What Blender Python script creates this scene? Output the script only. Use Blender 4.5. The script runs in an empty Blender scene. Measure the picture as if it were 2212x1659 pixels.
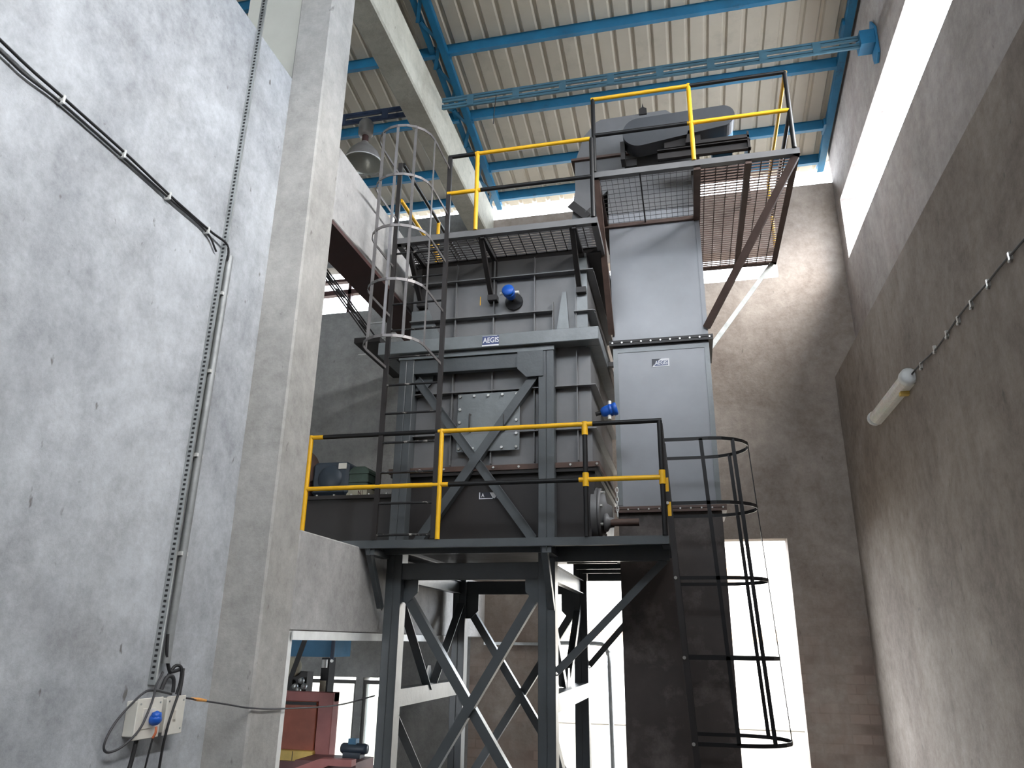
import bpy, bmesh, math, random
from mathutils import Vector, Matrix
random.seed(7)
S = bpy.context.scene
COL = S.collection

# ------------------------------------------------------------------ camera, sky, exposure
cam_d = bpy.data.cameras.new('camera')
cam = bpy.data.objects.new('camera', cam_d)
COL.objects.link(cam)
yaw, pitch, roll = -0.2302848, 0.3324972, 0.0133144
FWD = Vector((math.sin(yaw) * math.cos(pitch), math.cos(yaw) * math.cos(pitch), math.sin(pitch)))
RT = Vector((math.cos(yaw), -math.sin(yaw), 0))
UP = RT.cross(FWD)
RT, UP = RT * math.cos(roll) + UP * math.sin(roll), UP * math.cos(roll) - RT * math.sin(roll)
cam.matrix_world = Matrix(((RT.x, UP.x, -FWD.x, 0), (RT.y, UP.y, -FWD.y, 0), (RT.z, UP.z, -FWD.z, 1.6), (0, 0, 0, 1)))
cam_d.sensor_width = 36
cam_d.sensor_fit = 'HORIZONTAL'
cam_d.lens = 1614.7 / 2212 * 36
cam_d.clip_start = 0.05
cam_d.clip_end = 300
S.camera = cam

world = bpy.data.worlds.new('overcast_sky')
S.world = world
world.use_nodes = True
bg = world.node_tree.nodes['Background']
bg.inputs['Color'].default_value = (0.85, 0.92, 1.0, 1)
bg.inputs['Strength'].default_value = 5.0
sun_d = bpy.data.lights.new('hazy_sun', 'SUN')
sun_d.energy = 6.0; sun_d.angle = math.radians(50); sun_d.color = (1.0, 0.95, 0.88)
sun = bpy.data.objects.new('hazy_sun', sun_d); COL.objects.link(sun)
sun.rotation_euler = Vector((-0.72, 0.42, -0.55)).to_track_quat('-Z', 'Y').to_euler()
S.view_settings.view_transform = 'Standard'
S.view_settings.look = 'None'
S.view_settings.gamma = 1
S.view_settings.use_curve_mapping = False
S.view_settings.exposure = 1.6
S.cycles.max_bounces = 10
S.cycles.diffuse_bounces = 7
S.cycles.glossy_bounces = 4
S.cycles.transparent_max_bounces = 8
S.cycles.sample_clamp_indirect = 8
S.cycles.caustics_reflective = False
S.cycles.caustics_refractive = False

# ------------------------------------------------------------------ materials
MATS = {}
def nodes_of(name):
    m = bpy.data.materials.new(name); m.use_nodes = True
    nt = m.node_tree; b = nt.nodes['Principled BSDF']
    return m, nt, b

def N(nt, kind, **kw):
    n = nt.nodes.new(kind)
    for k, v in kw.items(): setattr(n, k, v)
    return n

def mixc(nt, fac, a, b, mode='MIX'):
    n = N(nt, 'ShaderNodeMix', data_type='RGBA', blend_type=mode)
    for sock, v in ((n.inputs[0], fac), (n.inputs[6], a), (n.inputs[7], b)):
        if hasattr(v, 'is_output') or isinstance(v, bpy.types.NodeSocket): nt.links.new(v, sock)
        elif isinstance(v, (int, float)): sock.default_value = v
        else: sock.default_value = (*v, 1)
    return n.outputs[2]

def noise(nt, scale, detail=5, rough=0.6, stretch=None, dist=0.0, off=(0, 0, 0)):
    g = N(nt, 'ShaderNodeNewGeometry')
    mp = N(nt, 'ShaderNodeMapping')
    mp.inputs['Scale'].default_value = stretch or (1, 1, 1)
    mp.inputs['Location'].default_value = off
    nt.links.new(g.outputs['Position'], mp.inputs['Vector'])
    n = N(nt, 'ShaderNodeTexNoise')
    n.inputs['Scale'].default_value = scale; n.inputs['Detail'].default_value = detail
    n.inputs['Roughness'].default_value = rough; n.inputs['Distortion'].default_value = dist
    nt.links.new(mp.outputs[0], n.inputs['Vector'])
    return n.outputs['Fac']

def ramp(nt, src, lo, hi):
    r = N(nt, 'ShaderNodeMapRange'); r.clamp = True
    r.inputs['From Min'].default_value = lo; r.inputs['From Max'].default_value = hi
    nt.links.new(src, r.inputs['Value'])
    return r.outputs[0]

def bump(nt, b, src, strength, dist=0.01):
    n = N(nt, 'ShaderNodeBump')
    n.inputs['Strength'].default_value = strength; n.inputs['Distance'].default_value = dist
    nt.links.new(src, n.inputs['Height']); nt.links.new(n.outputs[0], b.inputs['Normal'])

def plain(name, col, rough=0.5, metal=0.0, var=0.15, vs=6.0, bmp=0.0, bs=30.0, wear=None, wlo=0.58, whi=0.7, ws=5.0, spec=0.5):
    m, nt, b = nodes_of(name)
    dark = tuple(c * (1 - var) for c in col); lite = tuple(min(1, c * (1 + var)) for c in col)
    c = mixc(nt, ramp(nt, noise(nt, vs), 0.3, 0.7), dark, lite)
    if wear: c = mixc(nt, ramp(nt, noise(nt, ws, 8, 0.7), wlo, whi), c, wear)
    nt.links.new(c, b.inputs['Base Color'])
    r = N(nt, 'ShaderNodeMapRange'); r.inputs['To Min'].default_value = rough * 0.8; r.inputs['To Max'].default_value = min(1, rough * 1.25)
    nt.links.new(noise(nt, vs * 1.7, 4), r.inputs['Value']); nt.links.new(r.outputs[0], b.inputs['Roughness'])
    b.inputs['Metallic'].default_value = metal
    b.inputs['Specular IOR Level'].default_value = spec
    if bmp: bump(nt, b, noise(nt, bs, 6), bmp)
    MATS[name] = m
    return m

def concrete(name, lo, hi, stain, streak=0.5, stain_amt=0.6, bs=14, brick=None, scale=0.9, off=(0, 0, 0), dark=(0.12, 0.11, 0.1), speck=1.0):
    m, nt, b = nodes_of(name)
    c = mixc(nt, ramp(nt, noise(nt, scale, 7, 0.62, dist=0.6, off=off), 0.36, 0.64), lo, hi)
    st = N(nt, 'ShaderNodeMath', operation='MULTIPLY')
    nt.links.new(ramp(nt, noise(nt, 0.55, 6, 0.6, off=(3.1 + off[0], 7.7, 1.3), dist=1.2), 0.5, 0.72), st.inputs[0]); st.inputs[1].default_value = stain_amt
    c = mixc(nt, st.outputs[0], c, stain)
    vs = N(nt, 'ShaderNodeMath', operation='MULTIPLY')
    nt.links.new(ramp(nt, noise(nt, 2.6, 6, 0.65, stretch=(1, 1, 0.16), off=off), 0.48, 0.75), vs.inputs[0]); vs.inputs[1].default_value = streak
    c = mixc(nt, vs.outputs[0], c, tuple(x * 0.72 for x in lo))
    fine = ramp(nt, noise(nt, 7, 9, 0.8), 0.3, 0.7)
    c = mixc(nt, 0.45, c, mixc(nt, fine, tuple(x * 0.8 for x in lo), tuple(min(1, x * 1.12) for x in hi)))
    sp = N(nt, 'ShaderNodeMath', operation='MULTIPLY')
    nt.links.new(ramp(nt, noise(nt, 13, 3, 0.5, stretch=(1, 1, 0.5), off=(9, 2, 4)), 0.70, 0.76), sp.inputs[0]); sp.inputs[1].default_value = 0.55 * speck
    c = mixc(nt, sp.outputs[0], c, dark)
    if brick:
        g = N(nt, 'ShaderNodeNewGeometry'); mp = N(nt, 'ShaderNodeMapping')
        mp.inputs['Rotation'].default_value = (math.pi / 2, 0, 0)
        nt.links.new(g.outputs['Position'], mp.inputs['Vector'])
        bt = N(nt, 'ShaderNodeTexBrick')
        bt.inputs['Scale'].default_value = 1.0
        bt.inputs['Brick Width'].default_value = 0.23; bt.inputs['Row Height'].default_value = 0.115
        bt.inputs['Mortar Size'].default_value = 0.014; bt.inputs['Mortar Smooth'].default_value = 1.0
        bt.inputs['Color1'].default_value = (*[x * 0.85 for x in brick], 1); bt.inputs['Color2'].default_value = (*[min(1, x * 1.45) for x in brick], 1)
        bt.inputs['Mortar'].default_value = (*brick, 1)
        nt.links.new(mp.outputs[0], bt.inputs['Vector'])
        sx = N(nt, 'ShaderNodeSeparateXYZ'); nt.links.new(g.outputs['Position'], sx.inputs[0])
        mk = N(nt, 'ShaderNodeMath', operation='MULTIPLY')
        nt.links.new(ramp(nt, sx.outputs['Z'], 2.6, 1.2), mk.inputs[0])
        nt.links.new(ramp(nt, noise(nt, 1.8, 3), 0.35, 0.65), mk.inputs[1])
        c = mixc(nt, mk.outputs[0], c, bt.outputs['Color'])
    nt.links.new(c, b.inputs['Base Color'])
    b.inputs['Roughness'].default_value = 0.88
    b.inputs['Specular IOR Level'].default_value = 0.25
    bump(nt, b, noise(nt, bs, 9, 0.7), 0.35, 0.02)
    MATS[name] = m
    return m

concrete('plaster_sky_tint', (0.27, 0.285, 0.305), (0.59, 0.62, 0.66), (0.22, 0.215, 0.205), 0.45, 0.7, scale=0.9, speck=1.4)  # left wall plaster, blue of the sky light mixed into its colour
concrete('plaster_bounce_tint', (0.175, 0.142, 0.118), (0.37, 0.318, 0.278), (0.155, 0.118, 0.094), 0.7, 0.75, off=(5, 2, 0))  # same plaster darkened and warmed, bounce light and shade painted in
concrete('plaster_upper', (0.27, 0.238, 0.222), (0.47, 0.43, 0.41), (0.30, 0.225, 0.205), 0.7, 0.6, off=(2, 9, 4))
concrete('plaster_back', (0.24, 0.197, 0.168), (0.46, 0.405, 0.36), (0.18, 0.138, 0.115), 0.5, 0.75, brick=(0.25, 0.19, 0.16), off=(1, 8, 2))
concrete('plaster_neutral', (0.31, 0.305, 0.30), (0.54, 0.535, 0.53), (0.28, 0.26, 0.24), 0.4, 0.6, off=(7, 7, 1))
concrete('plaster_bay', (0.24, 0.24, 0.24), (0.42, 0.42, 0.41), (0.22, 0.21, 0.19), 0.5, 0.6, off=(8, 3, 5))
concrete('concrete_beam', (0.34, 0.33, 0.28), (0.52, 0.51, 0.44), (0.24, 0.21, 0.17), 0.2, 0.7, off=(2, 5, 3))
concrete('concrete_pillar', (0.30, 0.295, 0.28), (0.52, 0.51, 0.49), (0.28, 0.25, 0.215), 0.5, 0.5, off=(4, 1, 6))
plain('smooth_render', (0.52, 0.52, 0.47), 0.85, 0, 0.06, 2)
concrete('floor_concrete', (0.2, 0.19, 0.18), (0.34, 0.33, 0.31), (0.16, 0.15, 0.14), 0, 0.5)
concrete('yard_concrete', (0.11, 0.095, 0.075), (0.16, 0.14, 0.11), (0.1, 0.085, 0.07), 0, 0.4)
plain('roof_sheet', (0.50, 0.46, 0.385), 0.55, 0, 0.08, 1.2, wear=(0.38, 0.355, 0.295), wlo=0.55, whi=0.75, ws=1.3)
plain('blue_steel', (0.010, 0.15, 0.30), 0.45, 0, 0.2, 3, wear=(0.012, 0.10, 0.19), ws=4)
plain('dull_blue_steel', (0.045, 0.12, 0.17), 0.5, 0, 0.2, 3)
plain('navy_steel', (0.02, 0.035, 0.075), 0.5, 0, 0.2, 3)
plain('grey_paint', (0.15, 0.15, 0.155), 0.36, 0, 0.16, 2.2, bmp=0.12, bs=9, spec=0.6)
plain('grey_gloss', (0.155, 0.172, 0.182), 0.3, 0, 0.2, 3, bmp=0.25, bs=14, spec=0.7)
plain('trunk_paint', (0.25, 0.26, 0.285), 0.32, 0, 0.12, 1.6, bmp=0.1, bs=4, spec=0.6)
plain('trunk_low', (0.062, 0.05, 0.047), 0.45, 0, 0.25, 2.0, wear=(0.19, 0.16, 0.15), wlo=0.52, whi=0.74, ws=1.6, bmp=0.1, bs=4)
plain('column_paint', (0.068, 0.077, 0.084), 0.34, 0, 0.15, 3, bmp=0.2, bs=16, spec=0.6)
plain('black_paint', (0.010, 0.010, 0.011), 0.4, 0, 0.2, 5, spec=0.35)
plain('rung_paint', (0.022, 0.022, 0.024), 0.4, 0.2, 0.2, 5, wear=(0.36, 0.34, 0.32), wlo=0.56, whi=0.62, ws=11)
plain('dark_paint', (0.024, 0.021, 0.021), 0.42, 0, 0.2, 3, spec=0.4)
plain('rust_paint', (0.10, 0.062, 0.05), 0.55, 0, 0.25, 6)
plain('yellow_paint', (0.83, 0.46, 0.012), 0.38, 0, 0.08, 8, wear=(0.55, 0.28, 0.01), wlo=0.66, whi=0.74, ws=9)
plain('galvanised', (0.46, 0.48, 0.48), 0.38, 0.75, 0.2, 9, bmp=0.1)
plain('conduit_grey', (0.27, 0.28, 0.285), 0.5, 0.3, 0.2, 9)
plain('zinc_light', (0.66, 0.67, 0.66), 0.5, 0.2, 0.12, 6)
plain('bare_steel', (0.33, 0.32, 0.33), 0.35, 0.8, 0.15, 7)
plain('cage_steel', (0.19, 0.18, 0.18), 0.45, 0.5, 0.2, 7)
plain('bolt_steel', (0.62, 0.62, 0.6), 0.3, 0.85, 0.1, 9)
plain('maroon_steel', (0.075, 0.035, 0.033), 0.55, 0, 0.15, 2)
plain('red_machine', (0.30, 0.075, 0.04), 0.5, 0, 0.25, 4, wear=(0.33, 0.22, 0.16), wlo=0.64, whi=0.74, ws=7)
plain('red_faded', (0.34, 0.12, 0.11), 0.55, 0, 0.15, 4, wear=(0.5, 0.36, 0.3), wlo=0.68, whi=0.75, ws=12)
plain('maroon_machine', (0.13, 0.05, 0.05), 0.5, 0, 0.2, 4)
plain('faded_yellow', (0.62, 0.43, 0.11), 0.5, 0, 0.2, 5)
plain('blue_cover', (0.035, 0.16, 0.29), 0.5, 0, 0.15, 5)
plain('blue_cap', (0.01, 0.1, 0.5), 0.35, 0, 0.1, 8)
plain('motor_blue', (0.035, 0.05, 0.07), 0.45, 0, 0.2, 7)
plain('gear_green', (0.045, 0.075, 0.06), 0.5, 0, 0.25, 7)
plain('cream_block', (0.4, 0.38, 0.29), 0.6, 0, 0.15, 8)
plain('white_plastic', (0.72, 0.70, 0.64), 0.4, 0, 0.06, 9)
plain('cable_black', (0.018, 0.018, 0.02), 0.5, 0, 0.2, 8)
plain('cable_grey', (0.045, 0.045, 0.05), 0.5, 0, 0.2, 8)
plain('copper_tape', (0.75, 0.36, 0.10), 0.4, 0, 0.2, 20)
plain('orange_wire', (0.5, 0.14, 0.06), 0.5, 0, 0.15, 8)
plain('label_blue', (0.05, 0.07, 0.18), 0.35, 0, 0.08, 20)
plain('label_white', (0.75, 0.76, 0.8), 0.4, 0, 0.04, 20)
plain('label_dark', (0.015, 0.017, 0.03), 0.4, 0, 0.1, 20)
plain('window_frame', (0.10, 0.095, 0.09), 0.5, 0, 0.15, 6)
plain('lamp_metal', (0.30, 0.29, 0.28), 0.4, 0.3, 0.15, 8)
plain('lamp_reflector', (0.52, 0.54, 0.51), 0.3, 0.4, 0.1, 5)
plain('guard_paint', (0.062, 0.066, 0.074), 0.4, 0, 0.12, 3)
plain('pale_building', (0.75, 0.72, 0.66), 0.8, 0, 0.06, 0.5)
plain('brown_tile', (0.42, 0.3, 0.2), 0.8, 0, 0.2, 2)

m, nt, b = nodes_of('pane_glass')
tr = N(nt, 'ShaderNodeBsdfTransparent'); gl = N(nt, 'ShaderNodeBsdfGlossy'); mx = N(nt, 'ShaderNodeMixShader')
gl.inputs['Roughness'].default_value = 0.05; mx.inputs[0].default_value = 0.08
tr.inputs['Color'].default_value = (0.93, 0.96, 0.95, 1)
nt.links.new(tr.outputs[0], mx.inputs[1]); nt.links.new(gl.outputs[0], mx.inputs[2])
nt.links.new(mx.outputs[0], nt.nodes['Material Output'].inputs[0]); MATS['pane_glass'] = m
m, nt, b = nodes_of('clear_diffuser')
b.inputs['Base Color'].default_value = (0.85, 0.82, 0.76, 1); b.inputs['Roughness'].default_value = 0.18
b.inputs['Subsurface Weight'].default_value = 0.25
nt.links.new(mixc(nt, ramp(nt, noise(nt, 30, 2), .3, .7), (0.78, 0.74, 0.68), (0.9, 0.87, 0.8)), b.inputs['Base Color'])
MATS['clear_diffuser'] = m

# ------------------------------------------------------------------ builders
BASE = {}
class MB:
    """collects solids in world coordinates and links them as ONE mesh object"""
    def __init__(s): s.v = []; s.f = []; s.sm = []
    def add(s, vs, fs, smooth=False):
        o = len(s.v); s.v += [Vector(p) for p in vs]
        s.f += [tuple(i + o for i in f) for f in fs]; s.sm += [smooth] * len(fs); return s
    def box(s, x0, x1, y0, y1, z0, z1):
        P = [(x, y, z) for x in (x0, x1) for y in (y0, y1) for z in (z0, z1)]
        return s.add(P, [(0, 1, 3, 2), (4, 6, 7, 5), (0, 4, 5, 1), (2, 3, 7, 6), (0, 2, 6, 4), (1, 5, 7, 3)])
    def bar(s, p, q, w, h, up=(0, 0, 1)):
        p, q = Vector(p), Vector(q); d = (q - p).normalized(); up = Vector(up)
        if abs(d.dot(up)) > 0.98: up = Vector((0, 1, 0))
        a = d.cross(up).normalized(); c = a.cross(d).normalized()
        P = [e + a * (sx * w / 2) + c * (sy * h / 2) for e in (p, q) for sx, sy in ((-1, -1), (1, -1), (1, 1), (-1, 1))]
        return s.add(P, [(3, 2, 1, 0), (4, 5, 6, 7), (0, 1, 5, 4), (1, 2, 6, 5), (2, 3, 7, 6), (3, 0, 4, 7)])
    def tube(s, pts, r, n=8, closed=False, caps=True):
        pts = [Vector(p) for p in pts]; k = len(pts); rings = []; prev = None
        for i, p in enumerate(pts):
            if closed: d = pts[(i + 1) % k] - pts[i - 1]
            else: d = pts[min(i + 1, k - 1)] - pts[max(i - 1, 0)]
            d.normalize()
            if prev is None:
                a = d.cross(Vector((0, 0, 1)))
                if a.length < 0.05: a = d.cross(Vector((1, 0, 0)))
            else: a = prev - d * prev.dot(d)
            a.normalize(); prev = a; c = d.cross(a)
            rr = r[i] if isinstance(r, (list, tuple)) else r
            rings.append([p + (a * math.cos(t * 2 * math.pi / n) + c * math.sin(t * 2 * math.pi / n)) * rr for t in range(n)])
        vs = [v for g in rings for v in g]; fs = []
        for i in range(k if closed else k - 1):
            j = (i + 1) % k
            for t in range(n): fs.append((i * n + t, i * n + (t + 1) % n, j * n + (t + 1) % n, j * n + t))
        s.add(vs, fs, True)
        if caps and not closed:
            s.add(rings[0], [tuple(range(n - 1, -1, -1))]); s.add(rings[-1], [tuple(range(n))])
        return s
    def cyl(s, p, q, r, n=16, r2=None): return s.tube([p, q], [r, r if r2 is None else r2], n)
    def prism(s, poly, axis, a, b):
        """poly: 2-D outline in the two other axes (xz for axis y, yz for x, xy for z)"""
        def P(u, v, w): return {'x': (w, u, v), 'y': (u, w, v), 'z': (u, v, w)}[axis]
        n = len(poly); vs = [P(u, v, a) for u, v in poly] + [P(u, v, b) for u, v in poly]
        return s.add(vs, [tuple(range(n - 1, -1, -1)), tuple(range(n, 2 * n))] + [(i, (i + 1) % n, n + (i + 1) % n, n + i) for i in range(n)])
    def lathe(s, c, prof, n=20, axis=(0, 0, 1)):
        c = Vector(c); ax = Vector(axis).normalized(); a = ax.orthogonal().normalized(); d = ax.cross(a)
        vs = []; fs = []
        for r, h in prof:
            vs += [c + ax * h + (a * math.cos(2 * math.pi * t / n) + d * math.sin(2 * math.pi * t / n)) * r for t in range(n)]
        for i in range(len(prof) - 1):
            for t in range(n): fs.append((i * n + t, i * n + (t + 1) % n, (i + 1) * n + (t + 1) % n, (i + 1) * n + t))
        return s.add(vs, fs, True)
    def build(s, name, mat, parent=None, bevel=0.0, label=None, kind=None):
        off = Vector(BASE.get(parent.name, (0, 0, 0))) if parent else Vector((0, 0, 0))
        if not parent and s.v:
            xs = [v.x for v in s.v]; ys = [v.y for v in s.v]; zs = [v.z for v in s.v]
            off = Vector(((min(xs) + max(xs)) / 2, (min(ys) + max(ys)) / 2, min(zs)))
        me = bpy.data.meshes.new(name)
        me.from_pydata([v - off for v in s.v], [], s.f)
        me.polygons.foreach_set('use_smooth', s.sm)
        me.materials.append(MATS[mat])
        bm = bmesh.new(); bm.from_mesh(me)
        bmesh.ops.recalc_face_normals(bm, faces=bm.faces)
        if bevel:
            bmesh.ops.remove_doubles(bm, verts=bm.verts, dist=1e-5)
            es = [e for e in bm.edges if len(e.link_faces) == 2 and e.calc_face_angle(0) > 0.7]
            bmesh.ops.bevel(bm, geom=es, offset=bevel, segments=1, affect='EDGES')
        bm.to_mesh(me); bm.free()
        o = bpy.data.objects.new(name, me); COL.objects.link(o)
        if parent: o.parent = parent
        else: o.location = off
        BASE[o.name] = tuple(off)
        if label: o['label'] = label
        if kind: o['kind'] = kind
        return o

def thing(name, label, cat, loc, group=None):
    o = bpy.data.objects.new(name, None); COL.objects.link(o)
    o.location = loc; o.empty_display_size = 0.2
    o['label'] = label; o['category'] = cat
    if group: o['group'] = group
    BASE[o.name] = tuple(loc)
    return o

def tag(o, label, cat, group=None):
    o['label'] = label; o['category'] = cat
    if group: o['group'] = group
    return o

def structure(o, label=None):
    o['kind'] = 'structure'
    if label: o['label'] = label
    return o

def again(src, offset):
    """another piece like src under the same parent, sharing its mesh"""
    c = src.copy(); COL.objects.link(c); c.location = Vector(src.location) + Vector(offset); BASE[c.name] = BASE[src.name]
    return c

def text(body, name, mat, parent, loc, size, align='CENTER', rot=(math.pi / 2, 0, 0), shear=0.0, sx=1.0):
    c = bpy.data.curves.new(name, 'FONT'); c.body = body; c.size = size; c.align_x = align; c.align_y = 'CENTER'
    c.extrude = 0.0008; c.shear = shear; c.offset = 0.0012
    c.materials.append(MATS[mat])
    tmp = bpy.data.objects.new(name, c); COL.objects.link(tmp)
    bpy.context.view_layer.update()
    me = bpy.data.meshes.new_from_object(tmp.evaluated_get(bpy.context.evaluated_depsgraph_get()))
    bpy.data.objects.remove(tmp); bpy.data.curves.remove(c)
    o = bpy.data.objects.new(name, me); COL.objects.link(o)
    o.location = Vector(loc) - Vector(BASE[parent.name]); o.rotation_euler = rot; o.scale = (sx, 1, 1); o.parent = parent
    return o

def arc(cx, cy, r, a0, a1, n):
    return [(cx + r * math.cos(math.radians(a0 + (a1 - a0) * i / n)), cy + r * math.sin(math.radians(a0 + (a1 - a0) * i / n))) for i in range(n + 1)]

def smooth_path(pts, k=5):
    """Catmull-Rom through the points"""
    P = [Vector(p) for p in pts]; P = [P[0] * 2 - P[1]] + P + [P[-1] * 2 - P[-2]]; out = []
    for i in range(1, len(P) - 2):
        for j in range(k):
            t = j / k; a, b_, c, d = P[i - 1], P[i], P[i + 1], P[i + 2]
            out.append(0.5 * ((2 * b_) + (c - a) * t + (2 * a - 5 * b_ + 4 * c - d) * t * t + (3 * b_ - a - 3 * c + d) * t ** 3))
    return out + [P[-2]]

FL = -0.8                                   # floor level
def zr(y): return 8.9 + 0.145 * (10.85 - y)  # underside of the sloping roof steel

# ------------------------------------------------------------------ the setting
structure(MB().box(-8.9, 3.0, -5.0, 11.1, FL - 0.2, FL).build('floor', 'floor_concrete'), 'bare concrete floor of the plant hall')
structure(MB().box(-40, 40, 11.1, 70, FL - 0.25, FL - 0.05).box(-40, 40, -60, -5, FL - 0.25, FL - 0.05).build('ground', 'yard_concrete'), 'pale sunlit concrete yard outside')

wl = structure(MB().box(-3.47, -3.22, -5, 4.9, FL, 6.4).build('wall_left', 'plaster_sky_tint', bevel=0.02), 'grey plastered concrete wall on the left')
MB().box(-3.235, -2.9, 4.88, 5.3, FL, 8.0).build('pillar', 'concrete_pillar', wl, bevel=0.015)
MB().box(-3.8, -3.235, 4.9, 5.3, 6.0, 8.6).build('pillar_core', 'smooth_render', wl, label='smooth unplastered pale pillar core above the wall')
MB().box(-3.22, -2.9, 5.3, 10.85, 5.14, 5.9).build('lintel', 'plaster_neutral', wl, bevel=0.01)
MB().box(-3.26, -2.905, 5.3, 8.3, 5.1, 5.14).build('lintel_plate', 'maroon_steel', wl, label='maroon painted steel plate under the lintel')
MB().box(-3.1, -2.9, 5.3, 10.85, 1.66, 2.40).build('low_wall', 'plaster_neutral', wl, bevel=0.01)
MB().box(-3.1, -2.91, 5.3, 5.36, FL, 1.66).build('jamb', 'zinc_light', wl, label='jamb edge of the pillar, outside light put into its pale colour')  # light from outside on the jamb edge, painted as a pale material

w = MB()
for x0, x1, z0, z1 in ((-3.1, -1.95, FL, 2.98), (1.32, 2.9, FL, 2.98), (-3.1, 2.9, 2.98, 6.9), (-3.1, -2.6, 6.9, 7.41), (1.6, 2.9, 6.9, 7.41), (-3.1, 2.9, 7.41, 8.45)):
    w.box(x0, x1, 10.85, 11.12, z0, z1)
wb = structure(w.build('wall_back', 'plaster_back'), 'brown plastered back wall with a tall doorway and slot window')
w = MB()
for x0, x1, z0, z1 in ((-8.9, -5.75, FL, 1.09), (-4.81, -4.70, FL, 1.09), (-4.42, -3.1, FL, 1.09), (-5.75, -4.42, FL, -0.1), (-8.9, -3.1, 1.09, 6.95), (-5.05, -3.1, 6.95, 7.85), (-8.9, -8.2, 6.95, 7.85), (-8.9, -3.1, 7.85, 8.65)):
    w.box(x0, x1, 10.85, 11.1, z0, z1)
w.build('bay_wall', 'plaster_bay', wb)

wr = structure(MB().box(2.2, 2.95, -5, 10.85, FL, 5.25).build('wall_right', 'plaster_bounce_tint', bevel=0.012), 'plastered right wall, tinted brown for bounce light, with a long clerestory opening')
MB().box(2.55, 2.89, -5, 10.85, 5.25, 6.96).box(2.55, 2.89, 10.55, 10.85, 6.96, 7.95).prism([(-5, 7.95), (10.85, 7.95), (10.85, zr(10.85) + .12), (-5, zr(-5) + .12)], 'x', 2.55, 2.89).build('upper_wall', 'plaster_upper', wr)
structure(MB().prism([(-5, FL), (11.1, FL), (11.1, zr(11.1) + .15), (-5, zr(-5) + .15)], 'x', -8.9, -8.6).build('wall_far_left', 'plaster_bay'), 'grey wall at the far side of the next bay')
structure(MB().box(-8.6, -7.8, -5.2, -5, FL, 9.0).box(-7.8, -4.6, -5.2, -5, 3.2, 9.0).box(-4.6, 2.95, -5.2, -5, FL, 9.0).box(-8.6, -3.3, -5.2, -5, 9.0, zr(-5) + .15).build('wall_rear', 'plaster_bounce_tint'), 'unseen plastered wall behind the viewer, roof strip and doorway added for light')  # unseen wall; roof strip and bay doorway are added to let light in

# windows of the next bay
for k, (x0, x1) in enumerate(((-5.75, -4.81), (-4.70, -4.42))):
    fr = MB().box(x0, x1, 10.9, 10.96, 1.0, 1.05).box(x0, x1, 10.9, 10.96, -0.1, -0.05).box(x0, x0 + .04, 10.9, 10.96, -0.05, 1.0).box(x1 - .04, x1, 10.9, 10.96, -0.05, 1.0)
    f = structure(fr.build('window_%d' % (k + 1), 'window_frame'), ('wide steel window behind the red machine', 'narrow steel window beside the front tower leg')[k])
    MB().box(x0 + .03, x1 - .03, 10.925, 10.931, -0.06, 1.01).build('pane', 'pane_glass', f)
f = MB().box(-8.2, -5.05, 10.9, 11.0, 7.33, 7.42).box(-8.2, -5.05, 10.9, 11.0, 7.58, 7.63)
for x in (-5.5, -6.3, -7.1, -7.9): f.box(x - .03, x + .03, 10.9, 10.98, 6.95, 7.85)
structure(f.build('window_3', 'maroon_steel'), 'high slot window of the next bay with maroon bars')

# roof: sheets, purlins, rafters
ce = structure(MB().box(-8.9, 2.9, 11.1, 11.16, zr(11.1) + .14, zr(11.1) + .2).build('ceiling', 'roof_sheet'), 'sloping corrugated sheet roof on blue steel')
BASE['ceiling'] = BASE[ce.name]
pitch_r = 0.245
Y0, Y1 = -5.0, 11.3
xs = -8.85; k = 0
while xs < 2.5:
    m_ = MB(); prof = []
    for j in range(4):
        x = xs + j * pitch_r
        prof += [(x, 0), (x + .165, 0), (x + .187, .032), (x + .223, .032)]
    prof.append((xs + 4 * pitch_r + .004, 0))
    jig = random.uniform(-.003, .003)
    n = len(prof)
    vs = []
    for y in (Y0, Y1):
        for dz in (0.155 + jig, 0.161 + jig):
            vs += [(x, y, zr(y) + dz + h) for x, h in prof]
    fs = []
    for i in range(n - 1):
        fs += [(i, i + 1, 2 * n + i + 1, 2 * n + i), (n + i, 3 * n + i, 3 * n + i + 1, n + i + 1), (i, n + i, n + i + 1, i + 1), (2 * n + i, 2 * n + i + 1, 3 * n + i + 1, 3 * n + i)]
    fs += [(0, 2 * n, 3 * n, n), (n - 1, 2 * n - 1, 4 * n - 1, 3 * n - 1)]
    m_.add(vs, fs).build('roof_sheet', 'roof_sheet', ce)
    xs += 4 * pitch_r
for y in (10.97, 10.25, 9.13, 7.95, 6.8, 5.65, 4.5, 3.35, 2.2, 1.05, -.1, -1.3, -2.5):
    for x0, x1 in ((-8.8, -3.02), (-2.9, 2.45)):
        z = zr(y)
        q = MB().box(x0, x1, y - .059, y - .051, z + .01, z + .16).box(x0, x1, y - .059, y + .004, z, z + .01).box(x0, x1, y - .059, y + .0, z + .142, z + .15)
        p = q.build('purlin', 'blue_steel', ce)
        if x0 > -5 and y < 10.9: MB().box(x0 - .02, x0 + .1, y - .03, y + .03, z - .02, z + .10).build('cleat', 'blue_steel', p)
def chord(x, dz, w, h):
    return MB().bar((x, -5, zr(-5) + dz), (x, 11.15, zr(11.15) + dz), w, h)
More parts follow.
